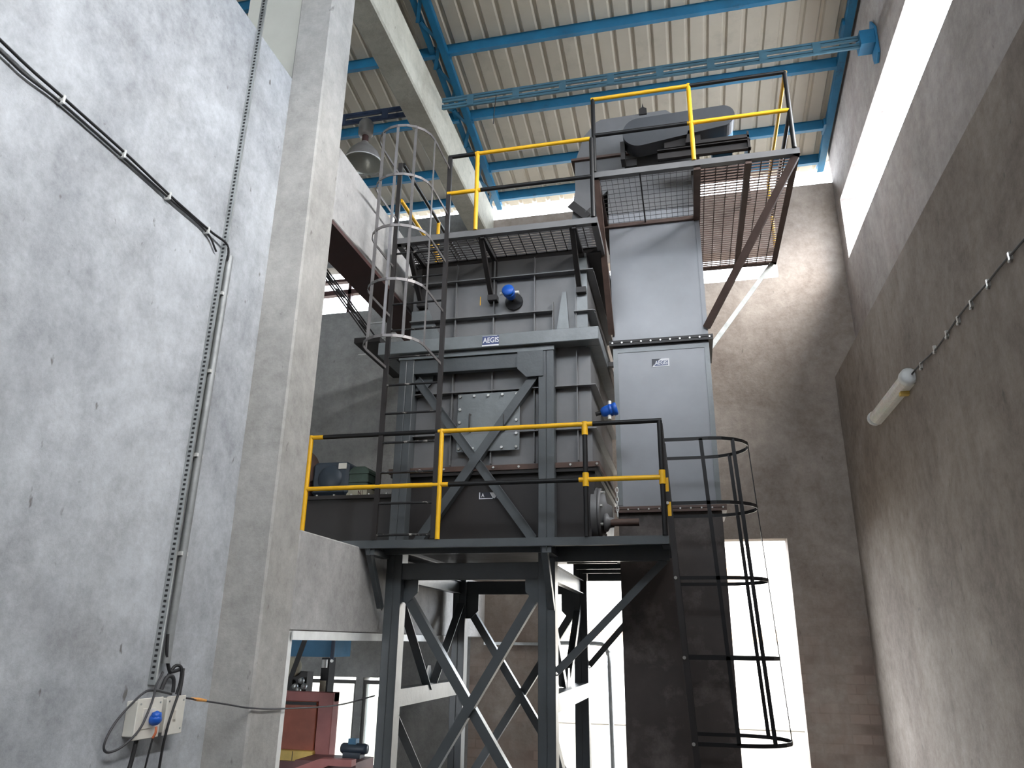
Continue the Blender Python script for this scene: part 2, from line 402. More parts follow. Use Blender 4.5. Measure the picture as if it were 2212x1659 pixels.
for x, nm in ((-2.98, 'rafter'), (2.46, 'rafter')):
    r = chord(x, .04, .10, .10)
    if x < 0:
        r = chord(x + .10, -.02, .09, .012); r.bar((x + .145, -5, zr(-5) + .03), (x + .145, 11.15, zr(11.15) + .03), .012, .09)
        r.bar((x - .06, -5, zr(-5) + .02), (x - .06, 11.15, zr(11.15) + .02), .08, .012); r.bar((x - .1, -5, zr(-5) + .06), (x - .1, 11.15, zr(11.15) + .06), .012, .09)
    r = r.build('rafter', 'blue_steel', ce)
    if x < 0:
        y = -4.8; s_ = 1
        while y < 10.9:
            MB().bar((x - .07 * s_, y, zr(y) + .0), (x + .11 * s_, y + .38, zr(y + .38) + .0), .05, .01).build('lacing', 'blue_steel', r)
            y += .38; s_ = -s_
    else:
        for y in (5, 6.7, 8.4, 10.1): MB().box(x - .08, x - .05, y, y + .25, zr(y + .12) - .01, zr(y + .12) + .1).build('splice', 'blue_steel', r)
structure(MB().box(-3.22, -2.9, 4.88, 10.85, 8.0, 8.62).build('roof_beam', 'concrete_beam', bevel=0.02), 'long raw concrete roof beam over the pillar')

# laced struts below the roof
def strut(x0, x1, y, z, mat, label, plate=False):
    t = thing('laced_strut', label, 'strut', ((x0 + x1) / 2, y, z))
    for dz in (.055, -.055):
        MB().box(x0, x1, y - .03, y + .03, z + dz - .004, z + dz + .004).box(x0, x1, y - .03, y - .022, z + dz - .036, z + dz + .036).build('chord', mat, t)
    first = None; x = x0 + .35
    while x < x1 - .2:
        if first is None: first = MB().box(x, x + .09, y - .036, y - .03, z - .085, z + .085).build('batten', mat, t); fx = x
        else: again(first, (x - fx, 0, 0))
        x += .62
    if plate:
        MB().prism([(y - .1, z - .25), (y, z - .32), (y + .1, z - .25), (y + .13, z + .1), (y, z + .3), (y - .13, z + .1)], 'x', x1, x1 + .025).build('wall_plate', 'blue_steel', t)
        MB().box(x1 - .16, x1, y - .1, y + .1, z - .1, z + .1).build('socket', 'blue_steel', t)
    return t
strut(-2.85, 2.52, 7.85, 8.42, 'dull_blue_steel', 'long grey-blue laced strut below the roof above the elevator', True)
strut(-8.4, -3.0, 7.85, 8.40, 'navy_steel', 'dark navy laced strut carrying the bell lamp in the next bay')

tag(MB().tube([(-2.1, 7.84, 8.5), (-2.1, 7.815, 8.4), (-2.12, 7.82, 8.2), (-2.13, 7.82, 7.98)], .006, 6).build('hanging_wire', 'cable_black'), 'thin dark wire hanging from the grey-blue laced strut', 'wire')

# ------------------------------------------------------------------ the steel tower
TX0, TX1, TY0, TY1 = -2.79, -1.175, 6.8, 9.1      # outer faces of the legs
LW = .155
tower = thing('support_tower', 'dark grey braced steel tower carrying the square bin', 'tower', ((TX0 + TX1) / 2, (TY0 + TY1) / 2, FL))
for x in (TX0, TX1 - LW):
    for y in (TY0, TY1 - LW):
        # two channels toe to toe leave a fine seam down the middle of each face
        q = MB().box(x, x + LW / 2 - .002, y, y + LW, FL, 4.42).box(x + LW / 2 + .002, x + LW, y, y + LW, FL, 4.42).box(x + .01, x + LW - .01, y + .006, y + LW - .006, FL, 4.41)
        leg = q.build('leg', 'column_paint', tower, bevel=.004)
        MB().box(x - .08, x + LW + .08, y - .08, y + LW + .08, FL, FL + .02).build('base_plate', 'dark_paint', leg)
def hbeam(p, q, h, mat='column_paint', w=.075, out=(0, 0, 0)):
    p, q = Vector(p), Vector(q)
    m_ = MB().bar(p + Vector(out) * (w / 2 - .004), q + Vector(out) * (w / 2 - .004), .008, h)
    for s_ in (-1, 1): m_.bar(p + Vector((0, 0, s_ * (h / 2 - .004))), q + Vector((0, 0, s_ * (h / 2 - .004))), w, .008)
    return m_.build('cross_beam', mat, tower)
for z, h in ((2.215, .15), (4.265, .15)):
    hbeam((TX0 + LW, TY0 + .05, z), (TX1 - LW, TY0 + .05, z), h, out=(0, -1, 0))
    hbeam((TX0 + LW, TY1 - .05, z), (TX1 - LW, TY1 - .05, z), h, out=(0, -1, 0))
    for x in (TX0 + .07, TX1 - .07): hbeam((x, TY0 + LW, z), (x, TY1 - LW, z), h)
for x in (TX0 + .07, TX1 - .07):
    MB().box(x - .07, x + .07, TY0 + LW, TY1 - LW, 1.03, 1.18).build('side_tie', 'column_paint', tower)
# X braces on the front and back faces: angle section, two legs each
def brace(p, q, w=.085, t=.008, inward=(0, 1, 0), mat='column_paint'):
    p, q, n_ = Vector(p), Vector(q), Vector(inward)
    d = (q - p).normalized(); a = d.cross(n_).normalized()
    m_ = MB().bar(p, q, w, t, up=n_)
    m_.bar(p + a * (w / 2 - t / 2) + n_ * w / 2, q + a * (w / 2 - t / 2) + n_ * w / 2, t, w, up=n_)
    return m_.build('brace', mat, tower)
L, R = TX0 + LW, TX1 - LW
yf = TY0 + .03
brace((R - .03, yf, 4.12), (L + .1, yf, 2.46)); MB().bar((L + .02, yf + .026, 4.14), (R - .06, yf + .026, 2.5), .08, .01, up=(0, 1, 0)).bar((L + .055, yf + .02, 4.165), (R - .025, yf + .02, 2.525), .008, .03, up=(0, 1, 0)).build('brace', 'column_paint', tower)
brace((L + .02, yf + .07, 2.0), (R - .02, yf + .07, FL + .95)); brace((R - .02, yf, 2.02), (L + .02, yf, .0))
yb = TY1 - .05
brace((L, yb, 2.0), (R, yb, .05)); brace((R, yb + .07, 2.0), (L, yb + .07, .05))
for sx, x in ((1, TX0 + .07), (-1, TX1 - .07)):
    n_ = (sx, 0, 0); ym = (TY0 + TY1) / 2
    brace((x, TY0 + LW, 2.0), (x, ym - .08, 1.16), inward=n_); brace((x, TY1 - LW, 2.0), (x, ym + .08, 1.16), inward=n_)
    brace((x, TY0 + LW, 1.0), (x, TY1 - LW, FL + .3), inward=n_)
    MB().prism([(ym - .13, 1.17), (ym + .13, 1.17), (ym + .05, 1.36), (ym - .05, 1.36)], 'x', x - .008, x + .008).build('gusset', 'column_paint', tower)
def gus(x, z, sx, sz, y, w=.2, h=.24):
    P = [(x, z), (x + sx * w, z), (x + sx * w, z + sz * (h - .09)), (x + sx * (w - .09), z + sz * h), (x, z + sz * h)]
    MB().prism(P, 'y', y - .006, y + .006).build('gusset', 'column_paint', tower)
gus(R + .05, 4.345, -1, -1, TY0 - .008, .26, .27); gus(L - .02, 4.3, 1, -1, TY0 + .1, .2, .27)
gus(L, 2.14, 1, -1, TY0 + .09, .14, .2); gus(R, 2.14, -1, -1, TY0 + .02, .12, .2)
gus(L, 2.14, 1, -1, TY1 - .1, .15, .28); gus(R, 2.14, -1, -1, TY1 - .1, .15, .28)

# ------------------------------------------------------------------ the square bin
BX0, BX1, BY0, BY1 = -2.74, -.85, 6.95, 9.0
bin_ = thing('storage_bin', 'square grey steel bin with welded ribs on the braced tower', 'bin', ((BX0 + BX1) / 2, (BY0 + BY1) / 2, 3.15))
MB().box(BX0, BX1, BY0, BY1, 4.5, 5.47).build('upper_casing', 'grey_paint', bin_)
MB().box(BX0 + .03, BX1 + .02, BY0, BY1, 3.22, 4.5).build('lower_casing', 'grey_paint', bin_)
# ring beam round the waist of the bin
for nm, a in (('front', (-3.02, -.72, 6.74, 6.90, 4.40, 4.54)), ('back', (-3.02, -.72, 9.0, 9.16, 4.40, 4.54)), ('side', (-3.02, -2.87, 6.90, 9.0, 4.40, 4.54)), ('side', (-.87, -.72, 6.90, 9.0, 4.40, 4.54))):
    MB().box(*a).build('ring_beam', 'grey_gloss', bin_, bevel=.006)
MB().box(-2.8, -1.17, 6.79, 6.96, 4.345, 4.392).build('packing_plate', 'grey_gloss', bin_)
def ribs(z, x0=BX0, x1=BX1 + .075, side=True, d=.08):
    MB().box(x0, x1, BY0 - d, BY0, z - .005, z + .005).build('rib', 'grey_paint', bin_)
    if side: MB().box(BX1, BX1 + d, BY0, BY1, z - .005, z + .005).build('rib', 'grey_paint', bin_)
ribs(5.24); ribs(4.81, x1=-1.2); ribs(4.78, x0=-.98)
ribs(3.985); ribs(3.545)
for x in (-2.24, -1.825, -1.39, -.96):
    MB().box(x - .005, x + .005, BY0 - .055, BY0, 4.54, 5.45).build('rib', 'grey_paint', bin_)
    MB().box(x - .005, x + .005, BY0 - .055, BY0, 3.24, 4.36).build('rib', 'grey_paint', bin_)
MB().box(-1.205, -1.195, BY0 - .05, BY0, 4.54, 4.92).build('rib', 'grey_paint', bin_)
MB().box(-.97, -.845, BY0 - .03, BY0, 4.54, 5.4).build('corner_plate', 'grey_gloss', bin_)
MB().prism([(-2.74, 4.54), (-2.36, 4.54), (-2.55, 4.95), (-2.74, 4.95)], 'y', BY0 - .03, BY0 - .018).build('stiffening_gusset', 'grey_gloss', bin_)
# bottom flange and the boot below it
MB().box(-2.86, -.76, 6.86, 9.06, 3.165, 3.215).build('flange', 'rust_paint', bin_)
MB().box(-2.84, -.78, 6.875, 9.05, 3.13, 3.165).build('flange', 'dark_paint', bin_)
MB().prism([(-2.82, 3.13), (-.81, 3.13), (-.86, 2.47), (-2.78, 2.47)], 'y', 6.93, 8.9).build('boot', 'dark_paint', bin_)
b0 = MB().cyl((-2.78, 6.845, 3.19), (-2.78, 6.86, 3.19), .012, 6).build('bolt', 'bolt_steel', bin_)
for k in range(1, 9): again(b0, (k * .25, 0, 0))
# access door with bolts and two handles
dx0, dx1, dz0, dz1 = -2.17, -1.53, 3.36, 3.96
door = MB().box(dx0, dx1, 6.872, 6.886, dz0, dz1).build('access_door', 'grey_gloss', bin_, bevel=.003)
MB().box(dx0 + .05, dx1 - .05, 6.886, 6.95, dz0 + .05, dz1 - .05).build('door_collar', 'dark_paint', door)
bb = None
for k in range(5):
    for (x, z) in ((dx0 + .03 + k * .145, dz0 + .03), (dx0 + .03 + k * .145, dz1 - .03), (dx0 + .03, dz0 + .03 + k * .135), (dx1 - .03, dz0 + .03 + k * .135)):
        if bb is None: bb = MB().cyl((x, 6.852, z), (x, 6.872, z), .014, 6).build('bolt', 'bolt_steel', door); o0 = (x, z)
        else: again(bb, (x - o0[0], 0, z - o0[1]))
for x in (-2.03, -1.68):
    MB().tube([(x, 6.872, 3.56), (x, 6.835, 3.565), (x, 6.83, 3.6), (x, 6.83, 3.7), (x, 6.835, 3.735), (x, 6.872, 3.74)], .008, 6).build('handle', 'dark_paint', door)
MB().box(-1.99, -1.982, BY0 - .002, BY0, 4.97, 5.07).build('paint_streak', 'yellow_paint', bin_, label='small yellow paint streak')
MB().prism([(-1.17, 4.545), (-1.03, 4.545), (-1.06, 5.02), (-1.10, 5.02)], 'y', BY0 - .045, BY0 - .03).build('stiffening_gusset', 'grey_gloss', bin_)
# maker's plates
pl = MB().box(-1.892, -1.722, 6.737, 6.74, 4.425, 4.518).build('maker_plate', 'label_blue', bin_, label='dark blue plate with white lettering')
MB().box(-1.895, -1.722, 6.7362, 6.7372, 4.409, 4.424).build('underline', 'label_white', pl)
MB().box(-1.892, -1.74, 6.7362, 6.7372, 4.517, 4.520).build('underline', 'label_white', pl)
text('AEGIS', 'lettering', 'label_white', pl, (-1.803, 6.7365, 4.470), .078, sx=.80)
pl = MB().box(-1.935, -1.71, 6.925, 6.929, 2.90, 2.965).build('maker_plate', 'label_dark', bin_, label='dark plate with a white border half behind a brace')
MB().box(-1.935, -1.925, 6.9235, 6.9255, 2.90, 2.965).box(-1.925, -1.80, 6.9235, 6.9255, 2.90, 2.907).build('border', 'label_white', pl)
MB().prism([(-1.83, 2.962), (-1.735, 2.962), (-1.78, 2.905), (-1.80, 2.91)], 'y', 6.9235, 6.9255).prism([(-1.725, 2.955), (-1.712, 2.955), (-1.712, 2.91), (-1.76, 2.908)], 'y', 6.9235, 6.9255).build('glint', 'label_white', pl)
text('A', 'lettering', 'label_white', pl, (-1.898, 6.9245, 2.935), .05, sx=.8)

# level sensors
def sensor(label, c, axis, gl_dir):
    c = Vector(c); ax = Vector(axis).normalized(); gd = Vector(gl_dir).normalized()
    t = thing('level_sensor', label, 'sensor', tuple(c), 'level sensors on the square bin')
    MB().cyl(c - ax * .11, c - ax * .05, .022, 10).build('neck', 'dark_paint', t)
    MB().lathe(c, [(.0, -.055), (.035, -.055), (.05, -.03), (.058, .02), (.058, .03), (.062, .032), (.062, .048), (.058, .05), (.058, .066), (.064, .068), (.064, .095), (.055, .105), (0, .106)], 18, ax).build('housing', 'blue_cap', t)
    for s_ in (-1, 1):
        g0 = c + gd * (s_ * .055) + ax * .03
        MB().cyl(g0, g0 + gd * (s_ * .045), .018, 8).build('cable_gland', 'white_plastic', t)
    return t
s1 = sensor('blue capped level sensor on the upper front of the bin', (-1.63, 6.82, 5.0), (-.06, -1, .12), (1, 0, 0))
MB().cyl((-1.615, 6.925, 4.97), (-1.615, 6.952, 4.97), .095, 16).build('mounting_pad', 'black_paint', s1)
sensor('blue capped level sensor sticking out of the lower bin side by the handrail', (-.69, 7.0, 3.74), (1, -.05, .22), (0.0, .2, 1))

# ------------------------------------------------------------------ gratings and platforms
def grating(name, rects, z, t, mat, pitch=.05, cross=.11, depth=.018, th=.0055):
    m_ = MB()
    for x0, x1, y0, y1 in rects:
        y = y0 + pitch / 2
        while y < y1: m_.box(x0, x1, y - th / 2, y + th / 2, z - depth, z); y += pitch
        x = x0 + cross / 2
        while x < x1: m_.box(x - .004, x + .004, y0, y1, z - .018, z - .008); x += cross
    return m_.build(name, mat, t, kind='stuff')
def edge(t, pts, z, h=.065, mat='grey_paint', nm='edge_angle'):
    for p, q in zip(pts, pts[1:]):
        p, q = Vector((*p, z)), Vector((*q, z)); d = (q - p).normalized(); inn = Vector((-d.y, d.x, 0))
        MB().bar(p - Vector((0, 0, h / 2)), q - Vector((0, 0, h / 2)), .007, h).bar(p + inn * .03 - Vector((0, 0, h - .004)), q + inn * .03 - Vector((0, 0, h - .004)), .06, .007).build(nm, mat, t)
RR = .0225
def post(t, x, y, z0, z1, col, joints=()):
    p = MB().cyl((x, y, z0), (x, y, z1), RR, 12).build('post', col, t, label={'yellow_paint': 'yellow post', 'black_paint': 'black post'}.get(col))
    for zj, cj in joints: MB().cyl((x, y, zj - .06), (x, y, zj + .06), RR * 1.25, 12).build('joint', cj, p)
    return p
def rail(t, p, q, col, nm='rail'):
    return MB().cyl(p, q, RR * .96, 12).build(nm, col, t, label={'yellow_paint': 'yellow rail', 'black_paint': 'black rail'}.get(col))

# lower platform round the tower
P1 = thing('lower_platform', 'long lower steel platform in front of the tower legs', 'platform', (-1.8, 6.8, 2.36))
MB().box(-3.5, -.155, 6.41, 6.79, 2.438, 2.45).box(-1.17, -.155, 6.79, 7.48, 2.438, 2.45).box(-1.17, -.68, 7.48, 9.1, 2.438, 2.45).box(-3.5, -2.8, 6.79, 9.0, 2.438, 2.45).build('deck_plate', 'dark_paint', P1)
edge(P1, [(-3.5, 6.4), (-.15, 6.4)], 2.455, .07, 'column_paint')
edge(P1, [(-.15, 6.4), (-.15, 7.5)], 2.455, .07, 'column_paint')
edge(P1, [(-.67, 7.5), (-.67, 9.1)], 2.455, .07, 'column_paint')
for y in (6.83, 9.05): MB().box(-1.17, -.16 if y < 7 else -.68, y - .03, y + .03, 2.29, 2.44).build('joist', 'column_paint', P1)
for y in (7.5, 8.1, 8.6): MB().box(-1.17, -.68, y - .025, y + .025, 2.34, 2.44).build('joist', 'column_paint', P1)
MB().box(-2.78, -1.18, 6.66, 6.72, 2.36, 2.44).build('joist', 'column_paint', P1)
for x in (-2.80, -1.18):
    q = MB().bar((x, 6.42, 2.39), (x, 6.795, 1.88), .06, .008, up=(1, 0, 0)).bar((x - .03, 6.42, 2.39), (x - .03, 6.795, 1.88), .008, .055, up=(1, 0, 0))
    q.box(x - .04, x + .04, 6.42, 6.8, 2.33, 2.385)
    q.build('bracket', 'column_paint', P1)
for y in (6.84, 9.04):
    xe = -.2 if y < 7 else -.3
    MB().bar((-1.172, y, 1.36), (xe, y, 2.30), .065, .008, up=(0, 1, 0)).bar((-1.172, y + .03, 1.33), (xe, y + .03, 2.27), .008, .06, up=(0, 1, 0)).build('knee_brace', 'column_paint', P1)
G1 = thing('handrail', 'yellow and black handrail along the lower platform', 'handrail', (-1.8, 6.4, 2.45), 'handrails of the platforms')
zt, zm = 3.447, 2.945
post(G1, -3.49, 6.4, 2.455, zt + .02, 'yellow_paint')
post(G1, -2.165, 6.4, 2.455, zt + .02, 'yellow_paint')
post(G1, -.83, 6.4, 2.455, zt, 'black_paint', ((zt - .04, 'yellow_paint'), (zm, 'yellow_paint')))
post(G1, -.175, 6.4, 2.455, zt, 'black_paint', ((zm, 'yellow_paint'),))
rail(G1, (-3.49, 6.4, zt), (-3.36, 6.4, zt), 'yellow_paint'); rail(G1, (-3.36, 6.4, zt), (-2.2, 6.4, zt), 'black_paint')
rail(G1, (-2.2, 6.4, zt), (-.76, 6.4, zt), 'yellow_paint'); rail(G1, (-.76, 6.4, zt), (-.155, 6.4, zt), 'black_paint')
rail(G1, (-3.49, 6.4, zm), (-2.08, 6.4, zm), 'yellow_paint'); rail(G1, (-2.08, 6.4, zm), (-.89, 6.4, zm), 'black_paint')
rail(G1, (-.89, 6.4, zm), (-.175, 6.4, zm), 'yellow_paint')

# bin-top platform
P2 = thing('bin_top_platform', 'narrow grating platform along the top of the bin', 'platform', (-1.72, 6.7, 5.5))
zb = 5.55
grating('grating', [(-2.75, -.69, 6.42, 6.96), (-2.74, -.70, 8.96, 9.3)], zb - .01, P2, 'dark_paint')
MB().box(-2.74, -.70, 6.96, 8.96, 5.47, zb - .005).build('top_plate', 'dark_paint', P2)
edge(P2, [(-2.77, 6.4), (-.67, 6.4)], zb)
edge(P2, [(-.67, 6.4), (-.67, 9.3)], zb); edge(P2, [(-2.77, 9.3), (-2.77, 6.4)], zb)
for x in (-2.62, -1.835, -.9):
    q = MB().bar((x, 6.43, zb - .05), (x, 6.93, 5.02), .05, .006, up=(1, 0, 0)).bar((x - .025, 6.43, zb - .05), (x - .025, 6.93, 5.02), .006, .05, up=(1, 0, 0))
    q.box(x - .03, x + .03, 6.925, 6.95, 4.98, 5.48).box(x - .05, x + .05, 6.86, 6.95, 4.98, 5.04).box(x - .02, x + .02, 6.42, 6.95, zb - .09, zb - .05)
    q.build('bracket', 'dark_paint', P2)
G2 = thing('handrail', 'yellow and black handrail on top of the bin', 'handrail', (-1.7, 6.4, zb), 'handrails of the platforms')
t2, m2 = 6.468, 6.018
post(G2, -1.905, 6.4, zb, t2 + .02, 'yellow_paint'); post(G2, -.705, 6.4, zb, t2, 'black_paint')
post(G2, -2.22, 6.43, zb, t2, 'black_paint'); post(G2, -2.74, 7.62, zb, t2, 'yellow_paint'); post(G2, -2.74, 8.9, zb, t2, 'black_paint')
rail(G2, (-2.22, 6.4, t2), (-1.93, 6.4, t2), 'black_paint'); rail(G2, (-1.93, 6.4, t2), (-.72, 6.4, t2), 'yellow_paint')
rail(G2, (-2.22, 6.4, m2), (-1.86, 6.4, m2), 'yellow_paint'); rail(G2, (-1.86, 6.4, m2), (-.705, 6.4, m2), 'black_paint')
rail(G2, (-2.74, 6.42, t2), (-2.74, 8.9, t2), 'black_paint'); rail(G2, (-2.74, 6.42, m2), (-2.74, 7.62, m2), 'yellow_paint'); rail(G2, (-2.74, 7.62, m2), (-2.74, 8.9, m2), 'yellow_paint')

# elevator-head platform
EX0, EX1, EY0, EY1 = -.66, .35, 7.6, 8.25          # elevator trunk
P3 = thing('head_platform', 'high grating platform around the elevator head', 'platform', (.3, 7.6, 6.1))
zu = 6.2; UX0, UX1, UY0, UY1 = -.72, 1.30, 6.6, 8.92
grating('grating', [(EX1, UX1, UY0 + .03, UY1)], zu - .01, P3, 'rust_paint')
m_ = MB(); y = UY0 + .05
while y < EY0: m_.box(UX0 + .03, EX1, y - .0017, y + .0017, zu - .03, zu - .026); y += .085
x = UX0 + .06
while x < .28: m_.box(x - .0017, x + .0017, UY0 + .03, EY0, zu - .026, zu - .022); x += .06
m_.build('wire_mesh', 'dark_paint', P3, kind='stuff')
edge(P3, [(UX0, UY0), (UX1, UY0)], zu); edge(P3, [(UX1, UY0), (UX1, UY1)], zu, mat='rust_paint'); edge(P3, [(UX1, UY1), (EX1, UY1)], zu, mat='rust_paint')
edge(P3, [(UX0, EY1), (UX0, UY0)], zu, mat='rust_paint')
MB().box(.29, .36, UY0 + .02, UY1, zu - .1, zu - .045).build('joist', 'rust_paint', P3)
MB().box(.79, .85, UY0 + .02, UY1, zu - .1, zu - .045).build('joist', 'rust_paint', P3)
MB().box(-.25, -.235, UY0 + .02, EY0, zu - .07, zu - .045).build('joist', 'dark_paint', P3)
MB().box(UX0, EX1, EY0 - .03, EY0 + .0, zu - .09, zu - .045).build('joist', 'rust_paint', P3)
def leg3(p, q, w=.06): return MB().bar(p, q, w, .008, up=(0, 1, 0)).bar(Vector(p) + Vector((w / 2, w / 2, 0)), Vector(q) + Vector((w / 2, w / 2, 0)), .008, w, up=(0, 1, 0)).build('strut', 'rust_paint', P3)
leg3((UX0 + .03, UY0 + .03, zu - .07), (EX0 - .01, EY0 - .03, 4.78))
leg3((UX1 - .04, UY0 + .03, zu - .07), (EX1 - .02, EY0 - .03, 4.78), .07)
MB().bar((UX1 - .05, UY1 - .05, zu - .07), (EX1 + .03, EY1 - .05, 4.78), .055, .01, up=(0, 1, 0)).build('strut', 'galvanised', P3, label='far strut with its lit tone put into a pale colour')  # light falling on the far strut is painted in as pale grey
G3 = thing('handrail', 'yellow and black handrail around the elevator head', 'handrail', (.3, 6.6, zu), 'handrails of the platforms')
t3, m3 = 7.115, 6.65
post(G3, -.70, 6.6, zu, t3, 'black_paint'); post(G3, .30, 6.6, zu, t3 + .02, 'yellow_paint'); post(G3, 1.255, 6.6, zu, t3, 'black_paint'); post(G3, 1.27, 8.6, zu, t3, 'yellow_paint')
rail(G3, (-.72, 6.6, t3), (.31, 6.6, t3), 'yellow_paint'); rail(G3, (.31, 6.6, t3), (1.255, 6.6, t3), 'black_paint')
rail(G3, (-.70, 6.6, m3), (.28, 6.6, m3), 'black_paint'); rail(G3, (.26, 6.6, m3), (1.255, 6.6, m3), 'yellow_paint')
rail(G3, (1.26, 6.6, t3), (1.27, 8.6, t3), 'yellow_paint'); rail(G3, (1.26, 6.6, m3), (1.27, 8.6, m3), 'black_paint')

# ------------------------------------------------------------------ bucket elevator
EL = thing('bucket_elevator', 'tall grey bucket elevator trunk beside the bin', 'elevator', ((EX0 + EX1) / 2, 7.92, FL))
MB().box(EX0, EX1, EY0, EY1, 4.70, 7.05).build('trunk_section', 'trunk_paint', EL, bevel=.004)
MB().box(EX0, EX1, EY0, EY1, 2.90, 4.64).build('trunk_section', 'trunk_paint', EL, bevel=.004)
MB().box(EX0, EX1, EY0, EY1, FL, 2.84).build('trunk_section', 'trunk_low', EL, bevel=.004, label='dark stained lowest trunk section')
for z, c in ((4.67, 'dark_paint'), (2.87, 'rust_paint')):
    fl = MB().box(EX0 - .035, EX1 + .045, EY0 - .05, EY1 + .05, z - .03, z - .003).box(EX0 - .035, EX1 + .045, EY0 - .05, EY1 + .05, z + .003, z + .03).build('flange', c, EL)
    b0 = MB().cyl((EX0, EY0 - .06, z), (EX0, EY0 - .05, z), .0095, 6).build('bolt', 'bolt_steel', fl)
    for k in range(1, 11): again(b0, (k * .102, 0, 0))
# angle trim round the middle section
for x0, x1 in ((EX0, EX0 + .05), (EX1 - .05, EX1)): MB().box(x0, x1, EY0 - .007, EY0, 2.92, 4.62).build('edge_trim', 'grey_gloss', EL)
MB().box(EX0 + .05, EX1 - .05, EY0 - .007, EY0, 4.57, 4.62).build('edge_trim', 'grey_gloss', EL)
MB().box(EX1 - .045, EX1, EY0 - .006, EY0, 4.72, 6.1).build('edge_trim', 'trunk_paint', EL)
MB().box(EX0 - .09, EX0 - .0, EY0 - .02, EY0 + .04, 4.42, 4.47).build('clamp', 'dark_paint', EL)
st = MB().box(-.252, -.07, EY0 - .004, EY0 - .001, 4.385, 4.475).build('maker_plate', 'label_white', EL, label='creased pale plate with grey lettering')
MB().prism([(-.252, 4.474), (-.15, 4.474), (-.2, 4.45), (-.252, 4.385)], 'y', EY0 - .0055, EY0 - .004).build('dark_corner', 'label_dark', st)
MB().box(-.225, -.085, EY0 - .0052, EY0 - .004, 4.397, 4.455).build('field', 'label_blue', st)
text('AEGIS', 'lettering', 'label_white', st, (-.155, EY0 - .0058, 4.426), .062, sx=.8)
# head casing with its split flange and chamfered cover
HX0, HX1, HY0, HY1 = -1.05, .40, 7.6, 8.25
MB().prism([(-1.04, 7.07), (-1.04, 6.66), (-1.07, 6.5), (-.93, 6.36), (-.66, 6.62), (-.66, 6.3), (.35, 6.3), (.38, 7.07)], 'y', HY0 - .01, HY1 + .01).build('head_casing', 'grey_paint', EL)
MB().box(HX0 - .03, .42, HY0 - .045, HY1 + .045, 7.065, 7.095).build('flange', 'rust_paint', EL)
MB().prism([(-1.03, 7.095), (-.93, 7.42), (-.77, 7.61), (-.72, 7.635), (.06, 7.65), (.30, 7.45), (.38, 7.095)], 'y', HY0, HY1).build('head_cover', 'grey_paint', EL)
MB().prism([(-.25, 7.62), (-.16, 7.62), (-.16, 7.70), (-.195, 7.72), (-.205, 7.78), (-.215, 7.72), (-.25, 7.70)], 'y', HY0 - .02, HY0 + .06).build('lifting_lug', 'dark_paint', EL)
MB().prism([(-1.07, 6.5), (-.93, 6.36), (-.97, 5.6), (-1.2, 5.6)], 'y', HY0 + .05, HY1 - .05).build('discharge_spout', 'grey_paint', EL)
MB().bar((-1.1, HY0, 6.5), (-.9, HY0, 6.3), .1, .02, up=(0, 1, 0)).build('flange', 'dark_paint', EL)

# drive: belt guard, motor and its base frame
BG = thing('belt_guard', 'oblong dark grey belt guard on the elevator head', 'guard', (.2, 7.3, 6.9))
P = arc(-.25, 7.085, .185, 98, 278, 14) + arc(.665, 7.155, .135, -83, 97, 14)
MB().prism(P, 'y', 7.20, 7.225).build('face_plate', 'guard_paint', BG)
MB().prism([(x * 1.0, z) for x, z in P], 'y', 7.225, 7.42).build('drum', 'guard_paint', BG, bevel=.004)
MB().box(-.47, -.42, 7.25, 7.4, 6.78, 7.02).box(-.44, -.3, 7.42, 7.6, 6.8, 6.9).build('foot', 'dark_paint', BG)
MB().box(.02, .42, 7.25, 7.42, 6.86, 7.02).build('foot', 'dark_paint', BG)
MF = thing('motor_base', 'dark channel frame under the drive motor', 'frame', (.44, 7.5, 6.2))
for y in (7.2, 7.75):
    MB().box(-.06, .93, y, y + .01, 6.66, 6.78).box(-.06, .93, y - .04, y + .01, 6.77, 6.78).box(-.06, .93, y - .04, y + .01, 6.66, 6.67).build('channel', 'dark_paint', MF)
for y in (7.16, 7.7):
    MB().box(.30, .92, y, y + .06, 6.80, 6.83).box(.30, .92, y + .05, y + .06, 6.83, 6.88).build('slide_rail', 'dark_paint', MF)
MB().box(.90, .92, 7.16, 7.76, 6.66, 6.88).build('end_plate', 'dark_paint', MF)
for x in (.325, .88): MB().bar((x, 7.48, 6.66), (x, 7.48, 6.2), .06, .06).build('leg', 'dark_paint', MF)
MB().prism([(.25, 6.86), (.32, 6.86), (.32, 7.0), (.29, 7.02)], 'y', 7.2, 7.26).build('stop_block', 'dark_paint', MF)
MO = thing('drive_motor', 'blue electric motor behind the belt guard', 'motor', (.66, 7.65, 6.85))
MB().lathe((.66, 7.45, 7.14), [(0, 0), (.12, 0), (.135, .03), (.135, .34), (.12, .38), (0, .4)], 18, (0, 1, 0)).build('body', 'blue_cover', MO)
f0 = MB().box(.655, .665, 7.49, 7.78, 7.27, 7.295).build('fin', 'blue_cover', MO)
MB().box(.55, .77, 7.5, 7.75, 6.88, 7.02).build('foot', 'blue_cover', MO)

